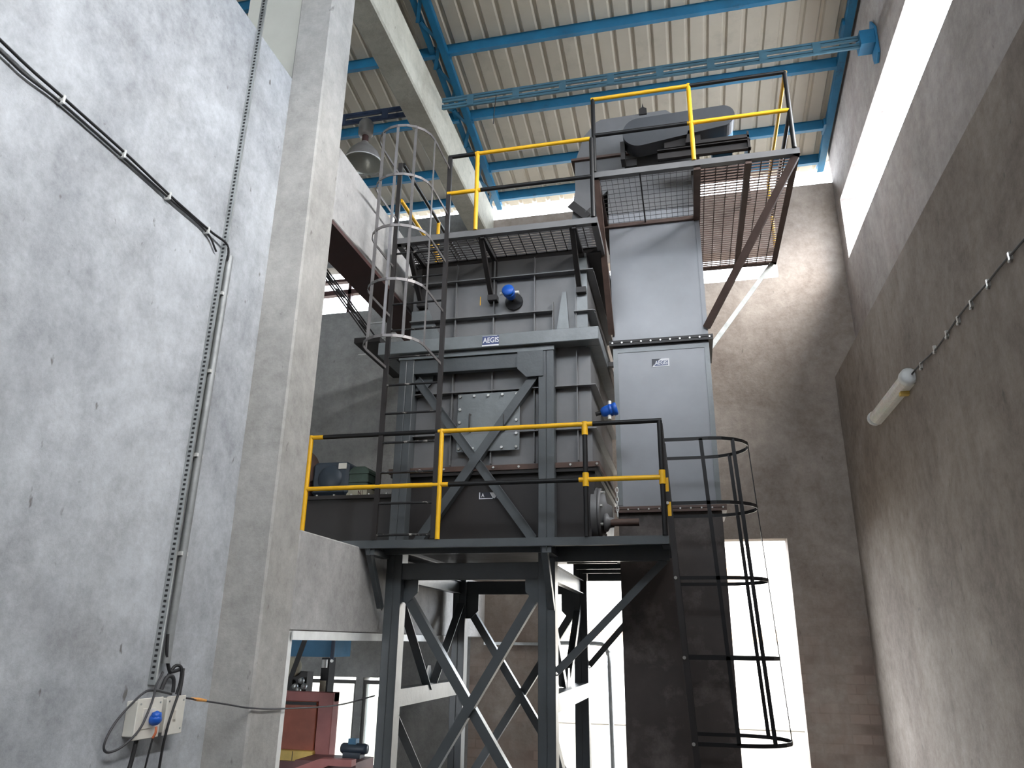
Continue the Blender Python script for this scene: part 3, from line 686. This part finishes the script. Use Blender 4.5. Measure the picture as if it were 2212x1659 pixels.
# ------------------------------------------------------------------ caged ladders
def cage_pts(u0, u1, base, depth, n=10):
    """U-shape in plan: straight sides, round nose; u along the ladder width, v outwards"""
    r = (u1 - u0) / 2; c = (u0 + u1) / 2
    pts = [(u0, base)] + [(c - r * math.cos(math.pi * i / n), base + (depth - r) + r * math.sin(math.pi * i / n)) for i in range(n + 1)] + [(u1, base)]
    return pts
def flat_path(m_, pts, w, t):
    """flat bar on edge following pts, w tall"""
    for p, q in zip(pts, pts[1:]): m_.bar(p, q, t, w)
    return m_
LA = thing('caged_ladder', 'dark caged ladder from lower platform up to the bin top', 'ladder', (-2.48, 6.4, 2.45), 'caged ladders')
for x in (-2.765, -2.205):
    MB().bar((x, 6.4, 2.46), (x, 6.4, 6.47 if x < -2.5 else 6.47), .045, .03, up=(0, 1, 0)).build('stringer', 'dark_paint', LA)
r0 = MB().cyl((-2.75, 6.4, 2.50), (-2.22, 6.4, 2.50), .0115, 8).build('rung', 'rung_paint', LA)
for k in range(1, 11): again(r0, (0, 0, k * .287))
for k in range(5):
    z = 4.12 + .55 * k
    pts = [(u, 6.4 - v, z) for u, v in cage_pts(-2.765, -2.205, 0, .78)]
    flat_path(MB(), pts, .027, .007).build('hoop', 'cage_steel', LA)
cp = cage_pts(-2.765, -2.205, 0, .78)
for i in (1, 4, 6, 8, 11):
    u, v = cp[i]
    MB().bar((u, 6.4 - v + .006, 4.12), (u, 6.4 - v + .006, 6.33), .026, .008, up=(0, 1, 0) if 2 < i < 9 else (1, 0, 0)).build('cage_bar', 'bare_steel' if i == 6 else 'cage_steel', LA, label='bare bright steel cage bar' if i == 6 else None)

LB = thing('caged_ladder', 'black caged ladder in front of the elevator leading up to the lower platform', 'ladder', (0.0, 6.9, FL), 'caged ladders')
def lx(z): return -.165 + .052 * (3.3 - z)
ya, yb2 = 6.52, 7.24
for y in (ya, yb2):
    MB().bar((lx(FL), y, FL), (lx(3.45), y, 3.45), .045, .03, up=(0, 1, 0)).build('stringer', 'dark_paint', LB)
z = FL + .3
while z < 3.2:
    MB().cyl((lx(z), ya, z), (lx(z), yb2, z), .0115, 8).build('rung', 'dark_paint', LB); z += .29
hz = (3.3, 2.74, 2.12, 1.5, .875, .29)
for i, z in enumerate(hz):
    pts = [(lx(z) + v, u, z) for u, v in cage_pts(ya, yb2, 0, .755)]
    flat_path(MB(), pts, .03, .006).build('hoop', 'black_paint', LB)
    if i < 5:
        MB().cyl((lx(z) - .01, ya - .022, z), (lx(z) - .01, ya - .03, z), .014, 8).build('bolt', 'bolt_steel', LB)
cp = cage_pts(ya, yb2, 0, .755)
bars = [((ya + .003), .33), (6.72, None), (7.04, None), (yb2 - .003, .33)]
def nose(u):
    r = (yb2 - ya) / 2; c = (ya + yb2) / 2
    return .755 - r + math.sqrt(max(0, r * r - (u - c) ** 2))
for u, v in ((ya, .33), (6.584, .60), (6.88, .752), (7.176, .60)):
    MB().bar((lx(3.3) + v, u, 3.3), (lx(hz[4]) + v, u, hz[4]), .032, .006, up=(1, 0, 0) if v > .7 else (0, 1, 0)).build('cage_bar', 'black_paint', LB)
for za in (2.93, 2.72): MB().box(lx(za) - .012, lx(za) + .018, ya - .02, ya - .0155, za - .09, za + .03).build('paint_mark', 'yellow_paint', LB, label='yellow paint patch on the stringer')

# ------------------------------------------------------------------ screw conveyor under the bin
SC = thing('screw_conveyor', 'long dark screw conveyor trough sticking out under the bin', 'conveyor', (-2.2, 7.3, 2.46))
MB().box(-4.15, -2.8, 7.0, 7.5, 2.5, 2.95).build('trough', 'dark_paint', SC)
cv = MB().box(-4.15, -2.8, 6.95, 7.55, 2.95, 2.985).build('cover', 'dark_paint', SC)
b0 = MB().cyl((-4.05, 6.965, 2.985), (-4.05, 6.965, 3.0), .012, 6).build('bolt', 'bolt_steel', cv)
for k in range(1, 7): again(b0, (k * .19, 0, 0))
MB().lathe((-.80, 7.12, 2.76), [(0, 0), (.245, 0), (.245, .03), (.19, .03), (.19, .06), (.1, .075), (.075, .12), (0, .12)], 22, (1, 0, 0)).build('end_cover', 'grey_paint', SC)
MB().cyl((-.855, 7.12, 2.76), (-.80, 7.12, 2.76), .25, 22).build('end_flange', 'grey_paint', SC)
MB().lathe((-.74, 7.0, 2.66), [(0, 0), (.085, 0), (.085, .03), (.05, .05), (.045, .09), (0, .09)], 16, (1, 0, 0)).build('bearing', 'grey_paint', SC)
MB().cyl((-.68, 6.98, 2.655), (-.42, 6.98, 2.655), .034, 14).build('shaft_sleeve', 'rust_paint', SC, label='rusty brown shaft sleeve')
b0 = None
for k in range(8):
    a = k * math.pi / 4 + .2; y, z_ = 7.12 - .22 * math.cos(a), 2.76 + .22 * math.sin(a)
    if b0 is None: b0 = MB().cyl((-.77, y, z_), (-.745, y, z_), .015, 6).build('bolt', 'bolt_steel', SC); oo = (y, z_)
    else: again(b0, (0, y - oo[0], z_ - oo[1]))
MB().box(-1.16, -.68, 7.0, 7.3, 2.455, 2.50).build('foot', 'rust_paint', SC)
# chain hanging by the conveyor end
CH = thing('chain', 'short steel chain hanging beside the conveyor end', 'chain', (-.62, 7.1, 2.72))
for k in range(6):
    z = 2.98 - k * .045; a = k % 2
    pts = [(-.625 + (.012 * math.cos(t) if a == 0 else 0), 7.1 + (.012 * math.cos(t) if a else 0), z + .028 * math.sin(t)) for t in [i * math.pi / 5 for i in range(10)]]
    MB().tube(pts, .005, 5, closed=True).build('link', 'zinc_light', CH)
# geared motor set at the left end of the conveyor
GM = thing('gear_motor', 'dark blue-grey drive motor on the conveyor left end', 'motor', (-3.6, 7.3, 2.985))
MB().box(-3.83, -3.42, 7.12, 7.45, 3.03, 3.38).build('body', 'motor_blue', GM, bevel=.03)
MB().lathe((-3.62, 7.10, 3.2), [(.0, 0), (.12, 0), (.15, .03), (.15, .05)], 16, (0, 1, 0)).build('fan_cowl', 'motor_blue', GM)
MB().box(-3.53, -3.44, 7.11, 7.12, 3.30, 3.36).build('rating_plate', 'white_plastic', GM)
MB().box(-3.8, -3.45, 7.15, 7.42, 2.985, 3.03).build('foot', 'dark_paint', GM)
PU = thing('drive_pulley', 'dark round pulley guard left of the conveyor motor', 'pulley', (-3.95, 7.3, 2.985))
MB().lathe((-4.02, 7.15, 3.33), [(0, 0), (.17, 0), (.18, .02), (.18, .14), (.16, .16), (0, .16)], 20, (1, -.6, 0)).build('rim', 'rust_paint', PU)
MB().box(-4.12, -3.86, 7.15, 7.4, 2.985, 3.2).build('pedestal', 'maroon_steel', PU)
GB = thing('gearbox', 'small dark green gearbox on a cream block', 'gearbox', (-3.32, 7.3, 2.985))
bk = MB().box(-3.44, -3.21, 7.16, 7.44, 2.985, 3.10).build('block', 'cream_block', GB, label='cream painted support block')
MB().prism([(-3.44, 3.10), (-3.21, 3.10), (-3.21, 3.28), (-3.25, 3.33), (-3.38, 3.33), (-3.44, 3.28)], 'y', 7.16, 7.42).build('case', 'gear_green', GB, bevel=.01)
for z in (3.17, 3.26): MB().box(-3.45, -3.20, 7.15, 7.43, z - .01, z + .01).build('case_rib', 'gear_green', GB)
text('N1', 'lettering', 'maroon_steel', bk, (-3.28, 7.158, 3.045), .07, sx=.7)

# ------------------------------------------------------------------ things fixed to the left wall
def cable(name, pts, r, mat, label, cat='cable', group=None, n=6, k=5):
    o = MB().tube(smooth_path(pts, k), r, n).build(name, mat)
    return tag(o, label, cat, group)
XW = -3.22
PC = thing('cable_channel', 'perforated steel cable channel running up the left wall', 'channel', (XW, 4.25, 1.3))
m_ = MB()
def yc(z): return 4.235 + .012 * (z - 1.3)
m_.bar((XW + .025, yc(1.33), 1.33), (XW + .025, yc(6.75), 6.75), .012, .05, up=(1, 0, 0))
m_.bar((XW + .006, yc(1.33) + .03, 1.33), (XW + .006, yc(6.75) + .03, 6.75), .06, .006, up=(1, 0, 0))
m_.build('web', 'galvanised', PC)
sl = None; z = 1.36; slots = MB()
while z < 6.7:
    slots.box(XW + .016, XW + .034, yc(z) - .009, yc(z) - .0055, z, z + .014); z += .032
slots.build('slot', 'cable_black', PC, kind='stuff')
tabs = MB(); z = 4.5
while z < 6.2:
    tabs.box(XW + .0095, XW + .013, yc(z) + .02, yc(z) + .048, z, z + .036); z += .058
tabs.build('tab', 'label_white', PC, kind='stuff')
cp_ = MB().cyl((XW + .04, 4.315, 1.45), (XW + .04, 4.335, 4.28), .025, 14).build('conduit_pipe', 'conduit_grey')
tag(cp_, 'grey conduit pipe beside the perforated channel on the left wall', 'pipe')
cl = MB().box(XW, XW + .055, 4.285, 4.35, 2.1, 2.125).build('saddle', 'zinc_light', None)
tag(cl, 'lowest pipe saddle on the left wall conduit', 'clip', 'conduit saddles')
for z, lb in ((2.75, 'second pipe saddle up the left wall conduit'), (3.35, 'third pipe saddle up the left wall conduit'), (3.95, 'topmost pipe saddle on the left wall conduit')):
    c = cl.copy(); COL.objects.link(c); c.location = (cl.location.x, cl.location.y + .004 * (z - 2.1), z); c['label'] = lb

cable('wall_cable', [(XW + .03, 1.2, 4.53), (XW + .03, 2.32, 4.409), (XW + .03, 2.72, 4.395), (XW + .03, 3.2, 4.385), (XW + .03, 3.64, 4.36), (XW + .03, 4.08, 4.352), (XW + .05, 4.27, 4.34), (XW + .04, 4.32, 4.22)], .009, 'cable_black', 'upper black cable crossing the left wall to the conduit', group='black cables across the left wall')
cable('wall_cable', [(XW + .02, 1.2, 4.46), (XW + .02, 2.32, 4.362), (XW + .02, 2.5, 4.35), (XW + .02, 2.72, 4.366), (XW + .02, 3.2, 4.358), (XW + .02, 3.64, 4.345), (XW + .02, 4.05, 4.335), (XW + .02, 4.2, 4.25)], .008, 'cable_black', 'lower black cable sagging across the left wall to the conduit', group='black cables across the left wall')
for (y, z), lb in zip(((2.72, 4.38), (3.2, 4.37), (3.63, 4.35), (4.06, 4.343)), ('first', 'second', 'third', 'last')):
    tag(MB().box(XW, XW + .042, y - .007, y + .007, z - .024, z + .028).build('cable_clip', 'zinc_light'), '%s bright clip holding the black cables on the left wall, counted from the frame edge' % lb, 'clip', 'cable clips on the left wall')

# socket boxes
SB = thing('socket_box', 'white socket box with blue plug on the left wall', 'socket', (XW, 4.2, 1.04))
MB().box(XW, -3.13, 4.075, 4.25, 1.06, 1.25).build('back_box', 'white_plastic', SB, bevel=.004)
fp = MB().box(-3.13, -3.12, 4.045, 4.265, 1.045, 1.265).build('face_plate', 'white_plastic', SB, bevel=.003)
for y, z in ((4.07, 1.235), (4.24, 1.235), (4.24, 1.075), (4.07, 1.075)): MB().cyl((-3.12, y, z), (-3.116, y, z), .006, 6).build('screw', 'galvanised', fp)
MB().box(-3.12, -3.112, 4.09, 4.20, 1.10, 1.21).build('socket_insert', 'white_plastic', fp, bevel=.003)
MB().box(-3.12, -3.105, 4.215, 4.235, 1.165, 1.19).build('switch', 'white_plastic', fp)
SB2 = thing('switch_box', 'narrow white switch box right of the blue plug socket', 'switch', (XW, 4.42, 1.04))
MB().box(XW, -3.13, 4.32, 4.465, 1.06, 1.25).build('back_box', 'white_plastic', SB2, bevel=.004)
fp = MB().box(-3.13, -3.12, 4.305, 4.482, 1.045, 1.262).build('face_plate', 'white_plastic', SB2, bevel=.003)
for y, z in ((4.325, 1.235), (4.46, 1.235), (4.46, 1.075), (4.325, 1.075)): MB().cyl((-3.12, y, z), (-3.116, y, z), .006, 6).build('screw', 'galvanised', fp)
MB().box(-3.12, -3.105, 4.38, 4.405, 1.13, 1.18).build('switch', 'white_plastic', fp)
BP = thing('plug', 'blue plug pushed into the white wall socket', 'plug', (-3.1, 4.17, 1.1))
MB().lathe((-3.112, 4.175, 1.145), [(0, 0), (.028, 0), (.034, .012), (.03, .04), (.018, .055), (0, .058)], 14, (1, 0, .1)).build('body', 'blue_cap', BP)
MB().lathe((-3.085, 4.175, 1.165), [(0, -.025), (.026, -.02), (.03, 0), (.026, .02), (0, .03)], 12, (0, 0, 1)).build('grip', 'blue_cap', BP)
MB().tube(smooth_path([(-3.075, 4.173, 1.11), (-3.07, 4.17, 1.08), (-3.08, 4.165, 1.05)]), .008, 6).build('flex', 'orange_wire', BP, label='orange flex')
cable('hanging_cable', [(-3.08, 4.165, 1.05), (-3.09, 4.16, .95), (-3.11, 4.17, .8), (-3.12, 4.18, .55)], .006, 'cable_black', 'thin cable hanging straight down from the blue plug')
cable('hanging_cable', [(-3.15, 4.12, 1.05), (-3.15, 4.11, .97), (-3.15, 4.09, .88), (-3.14, 4.02, .76), (-3.14, 3.9, .66)], .013, 'cable_black', 'thick black cable leaving the socket box downwards to the left')
cable('hanging_cable', [(-3.11, 4.40, 1.42), (-3.105, 4.385, 1.3), (-3.1, 4.345, 1.2), (-3.1, 4.31, 1.08), (-3.12, 4.32, .9), (-3.13, 4.34, .5)], .008, 'cable_black', 'black cable passing between the two white boxes to the floor')
cable('looped_cable', [(-3.18, 4.30, 1.40), (-3.16, 4.23, 1.32), (-3.12, 4.17, 1.27), (-3.1, 4.12, 1.2), (-3.1, 4.06, 1.1), (-3.14, 3.99, 1.02), (-3.18, 3.93, 1.0), (-3.18, 3.9, 1.05), (-3.18, 3.97, 1.16), (-3.17, 4.12, 1.28), (-3.17, 4.22, 1.3), (-3.17, 4.4, 1.27)], .007, 'cable_grey', 'grey cable looped round the left of the socket box')
cable('looped_cable', [(-3.18, 4.295, 1.62), (-3.17, 4.30, 1.50), (-3.17, 4.345, 1.41), (-3.16, 4.36, 1.40), (-3.15, 4.43, 1.41), (-3.15, 4.455, 1.38), (-3.15, 4.45, 1.26)], .011, 'cable_black', 'thick black cable bending from the conduit into the switch box')
cable('looped_cable', [(-3.18, 4.33, 1.34), (-3.17, 4.36, 1.40), (-3.16, 4.39, 1.435), (-3.14, 4.42, 1.42), (-3.13, 4.415, 1.34), (-3.13, 4.395, 1.27)], .010, 'cable_black', 'black cable arching above the gap between the white boxes')
cable('looped_cable', [(-3.18, 4.31, 1.30), (-3.17, 4.33, 1.365), (-3.16, 4.36, 1.375), (-3.16, 4.39, 1.35), (-3.16, 4.4, 1.28)], .012, 'cable_grey', 'short grey cable curled under the black arch')
# stay wire from the boxes past the pillar to the tower
cable('stay_wire', [(-3.13, 4.48, 1.245), (-3.08, 4.58, 1.225), (-2.98, 4.72, 1.195), (-2.885, 4.86, 1.165), (-2.885, 5.3, 1.13), (-2.9, 6.2, 1.09), (-2.82, 6.79, 1.13)], .006, 'cable_grey', 'thin grey wire strung from the switch box round the pillar to the tower')
tag(MB().tube([(-3.115, 4.525, 1.238), (-3.09, 4.57, 1.23), (-3.06, 4.61, 1.222)], [.007, .012, .008], 7).build('wire_joint', 'copper_tape'), 'orange taped wire joint beside the switch box', 'joint')

# earthing strip along the low wall and on across the back wall
ES = thing('earthing_strip', 'bright galvanised strip along the edge above the low opening', 'strip', (-2.9, 8, 1.6))
MB().box(-2.897, -2.885, 5.32, 9.7, 1.595, 1.66).build('strip', 'zinc_light', ES)
MB().box(-2.89, -1.9, 10.80, 10.845, 1.56, 1.6).build('strip', 'galvanised', ES)
MB().tube(smooth_path([(-1.95, 10.9, 1.6), (-1.32, 10.9, 1.6), (-1.2, 10.9, 1.57), (-1.15, 10.9, 1.46), (-1.14, 10.9, 1.3), (-1.12, 10.9, FL)], 4), .035, 10).build('pipe', 'galvanised', ES)

# ------------------------------------------------------------------ right wall lamp and cable
LT = thing('tube_light', 'translucent tube light fixed to the right wall', 'lamp', (2.2, 8.05, 4.0))
P = arc(0, 0, .075, -90, 90, 8)
MB().add([(2.2 - .04 - c, y, 4.04 + s_) for y in (7.42, 8.78) for c, s_ in P], [(i, i + 1, 9 + i + 1, 9 + i) for i in range(8)] + [tuple(range(8, -1, -1)), tuple(range(9, 18)), (0, 9, 17, 8)]).build('diffuser', 'clear_diffuser', LT)
MB().box(2.155, 2.2, 7.4, 8.8, 3.965, 4.115).build('tray', 'white_plastic', LT)
for y0, y1 in ((7.34, 7.43), (8.77, 8.83)):
    MB().lathe((2.15, y0, 4.04), [(0, 0), (.06, 0), (.082, .02), (.082, y1 - y0), (0, y1 - y0)], 14, (0, 1, 0)).build('end_cap', 'zinc_light', LT)
MB().box(2.12, 2.2, 7.6, 7.66, 3.93, 3.965).build('clip', 'faded_yellow', LT)
cable('wall_cable', [(2.185, 4.2, 4.03), (2.185, 4.782, 4.039), (2.185, 5.138, 4.051), (2.185, 5.422, 4.05), (2.185, 5.747, 4.062), (2.185, 6.043, 4.06), (2.185, 6.315, 4.041), (2.185, 6.674, 4.03), (2.185, 7.089, 4.06), (2.17, 7.36, 4.05)], .0075, 'cable_black', 'thin dark cable running along the right wall to the tube light')
lab = ('first', 'second', 'third', 'fourth', 'fifth', 'sixth', 'seventh')
for i, y in enumerate((5.0, 5.4, 5.75, 6.05, 6.34, 6.68, 7.1)):
    c = MB().lathe((2.2, y - .02, 4.075), [(0, -.02), (.014, -.018), (.014, 0)], 8, (-1, 0, 0)).lathe((2.2, y + .02, 4.02), [(0, .0), (.013, 0), (.013, .022), (0, .026)], 8, (-1, 0, 0)).box(2.178, 2.2, y - .012, y + .012, 4.02, 4.075).build('cable_clip', 'bolt_steel')
    tag(c, '%s shiny clip on the right wall cable, counting down towards the tube light' % lab[i], 'clip', 'cable clips on the right wall')

# ------------------------------------------------------------------ the next bay
BL = thing('bell_lamp', 'grey bell-shaped high bay lamp hanging from the navy strut', 'lamp', (-3.93, 7.85, 7.5))
lc = (-3.93, 7.83, 7.58)
MB().lathe(lc, [(.26, .06), (.25, .10), (.2, .22), (.12, .32), (.06, .37), (.05, .40)], 24).build('shade', 'lamp_metal', BL)
MB().lathe(lc, [(.252, .062), (.24, .10), (.19, .21), (.11, .3), (.0, .34)], 24).build('reflector', 'lamp_reflector', BL)
MB().lathe(lc, [(.252, .06), (.265, .055), (.265, .07), (.258, .075)], 24).build('rim', 'zinc_light', BL)
MB().cyl((lc[0], lc[1], 7.96), (lc[0], lc[1], 8.11), .045, 12).build('neck', 'maroon_steel', BL)
MB().lathe(lc, [(0, .50), (.08, .50), (.1, .53), (.1, .70), (.07, .75), (0, .76)], 14).build('gear_housing', 'lamp_metal', BL)
MB().cyl((lc[0], lc[1], 8.3), (lc[0], lc[1], 8.38), .022, 8).build('hanger', 'lamp_metal', BL)

LR = thing('lattice_rack', 'dark sloping lattice rack in the next bay', 'rack', (-5.0, 9.5, 5.7))
for y in (9.35, 9.65):
    for dz in (0, .12): MB().bar((-5.9, y, 7.83 + dz), (-4.37, y, 5.78 + dz), .022, .022).build('rail', 'dark_paint', LR)
r0 = None
for k in range(7):
    x = -5.8 + k * .21; z = 7.83 - (x + 5.9) * 1.34
    if r0 is None: r0 = MB().box(x, x + .025, 9.35, 9.65, z + .03, z + .06).build('rung', 'dark_paint', LR); o0 = (x, z)
    else: again(r0, (x - o0[0], 0, z - o0[1]))
MB().box(-4.55, -4.15, 9.3, 10.85, 5.68, 5.76).build('foot', 'dark_paint', LR)
HR = thing('pipe_rail', 'thin pale pipe rails beside the sloping rack', 'rail', (-4.4, 9.9, 6))
for z in (6.25, 5.98, 5.74): MB().cyl((-4.75, 9.9, z + .0), (-3.6, 9.9, z + .02), .012, 6).build('rail', 'zinc_light', HR)
MB().cyl((-3.98, 9.9, 5.74), (-3.98, 9.9, 6.26), .012, 6).build('upright', 'zinc_light', HR)

RM = thing('red_machine', 'rust red steel machine with a yellow sill in the next bay', 'machine', (-3.85, 8.1, FL))
MB().box(-4.4, -3.78, 7.62, 7.74, .54, 1.0).build('front_panel', 'red_machine', RM, bevel=.008)
MB().box(-4.4, -3.60, 7.62, 7.74, 1.0, 1.09).build('top_rail', 'red_faded', RM, bevel=.005)
MB().box(-3.76, -3.60, 7.6, 7.74, .48, 1.09).build('side_panel', 'red_faded', RM, bevel=.005, label='faded pinkish red side panel')
MB().box(-4.4, -3.79, 7.612, 7.62, .965, .995).build('slot', 'black_paint', RM)
ys = MB().box(-4.4, -3.75, 7.55, 7.65, .455, .55).build('sill', 'faded_yellow', RM, bevel=.006, label='faded yellow sill')
MB().box(-3.97, -3.965, 7.546, 7.55, .46, .545).build('crack', 'dark_paint', ys)
MB().box(-4.4, -3.6, 7.62, 8.0, FL, .455).build('base', 'maroon_machine', RM)
MB().prism([(-4.3, .25), (-3.45, .555), (-3.13, .555), (-3.13, .50), (-3.36, .50), (-4.2, .14)], 'y', 7.1, 7.2).build('chute_side', 'red_faded', RM)
MB().box(-3.75, -3.13, 7.2, 7.62, .1, .52).build('chute', 'maroon_machine', RM)
SM = thing('small_motor', 'small blue-grey motor sitting on the red machine', 'motor', (-3.28, 7.5, .52))
MB().lathe((-3.42, 7.5, .60), [(0, 0), (.04, 0), (.05, .02), (.05, .24), (.04, .27), (0, .27)], 14, (1, 0, 0)).build('body', 'motor_blue', SM)
MB().box(-3.34, -3.26, 7.46, 7.54, .64, .69).build('terminal_box', 'blue_cover', SM)
MB().box(-3.38, -3.2, 7.44, 7.56, .52, .57).build('foot', 'motor_blue', SM)
BC = thing('blue_cover_box', 'dull blue sheet cover hanging above the red machine', 'cover', (-4.35, 8.7, 1.4))
MB().box(-5.0, -4.09, 8.5, 9.0, 1.41, 1.9).build('box', 'blue_cover', BC)
MB().box(-4.1, -4.06, 8.48, 8.5, 1.36, 1.9).build('edge', 'navy_steel', BC)
MB().cyl((-4.075, 8.47, 1.37), (-4.075, 8.49, 1.37), .018, 8).build('bolt', 'bolt_steel', BC)
PS = thing('press_post', 'black post with a pale collar below the blue cover', 'post', (-4.2, 8.7, 1.05))
MB().box(-4.27, -4.17, 8.62, 8.78, FL, 1.4).build('post', 'black_paint', PS)
MB().cyl((-4.22, 8.6, 1.29), (-4.22, 8.6, 1.38), .035, 10).build('collar', 'zinc_light', PS)
MB().box(-4.26, -4.19, 8.6, 8.62, 1.0, 1.15).build('guide', 'cream_block', PS)
WH = thing('pulley_wheel', 'olive grey pulley wheel below the blue cover', 'pulley', (-4.5, 8.3, 1.2))
MB().lathe((-4.48, 8.28, 1.3), [(0, 0), (.05, 0), (.09, .01), (.105, .02), (.105, .07), (.08, .09), (0, .09)], 18, (0, 1, 0)).build('wheel', 'cream_block', WH)
for k, (dx, dz) in enumerate(((-.02, -.16), (.06, -.2), (.13, -.14), (.1, -.24), (.17, -.2))):
    MB().lathe((-4.46 + dx, 8.26, 1.3 + dz), [(0, 0), (.03, 0), (.036, .03), (.02, .06), (0, .06)], 10, (0, 1, 0)).build('valve_knob', 'galvanised', WH)
MB().box(-4.6, -4.3, 8.35, 8.5, FL, 1.25).build('block', 'dark_paint', WH)
tag(MB().bar((-4.18, 8.0, 1.62), (-4.36, 8.0, 1.05), .05, .02, up=(0, 1, 0)).bar((-4.36, 8.0, 1.05), (-4.5, 8.0, .6), .10, .03, up=(0, 1, 0)).build('black_belt', 'black_paint'), 'black belt slanting down in front of the blue cover', 'belt')

# ------------------------------------------------------------------ outside the doorway
FB = thing('far_building', 'pale building across the bright yard behind the doorway', 'building', (0, 34, FL))
MB().box(-14, 12, 34, 40, FL, 7.5).build('wall', 'pale_building', FB)
w0 = None
for r_ in range(2):
    for k in range(9):
        x, z = -12 + k * 2.6, .9 + r_ * 3.1
        if w0 is None: w0 = MB().box(x, x + 1.1, 33.95, 34.0, z, z + 1.1).build('window', 'brown_tile', FB); o0 = (x, z)
        else: again(w0, (x - o0[0], 0, z - o0[1]))
MB().box(-14.3, 12.3, 33.7, 40.3, 7.5, 7.7).build('parapet', 'pale_building', FB)
YW = thing('yard_wall', 'low pale compound wall with brown coping across the yard', 'wall', (4, 26, FL))
MB().box(-6, 14, 26, 26.25, FL, 1.7).build('wall', 'pale_building', YW)
MB().box(-6, 14, 25.9, 26.35, 1.7, 2.05).build('coping', 'brown_tile', YW)
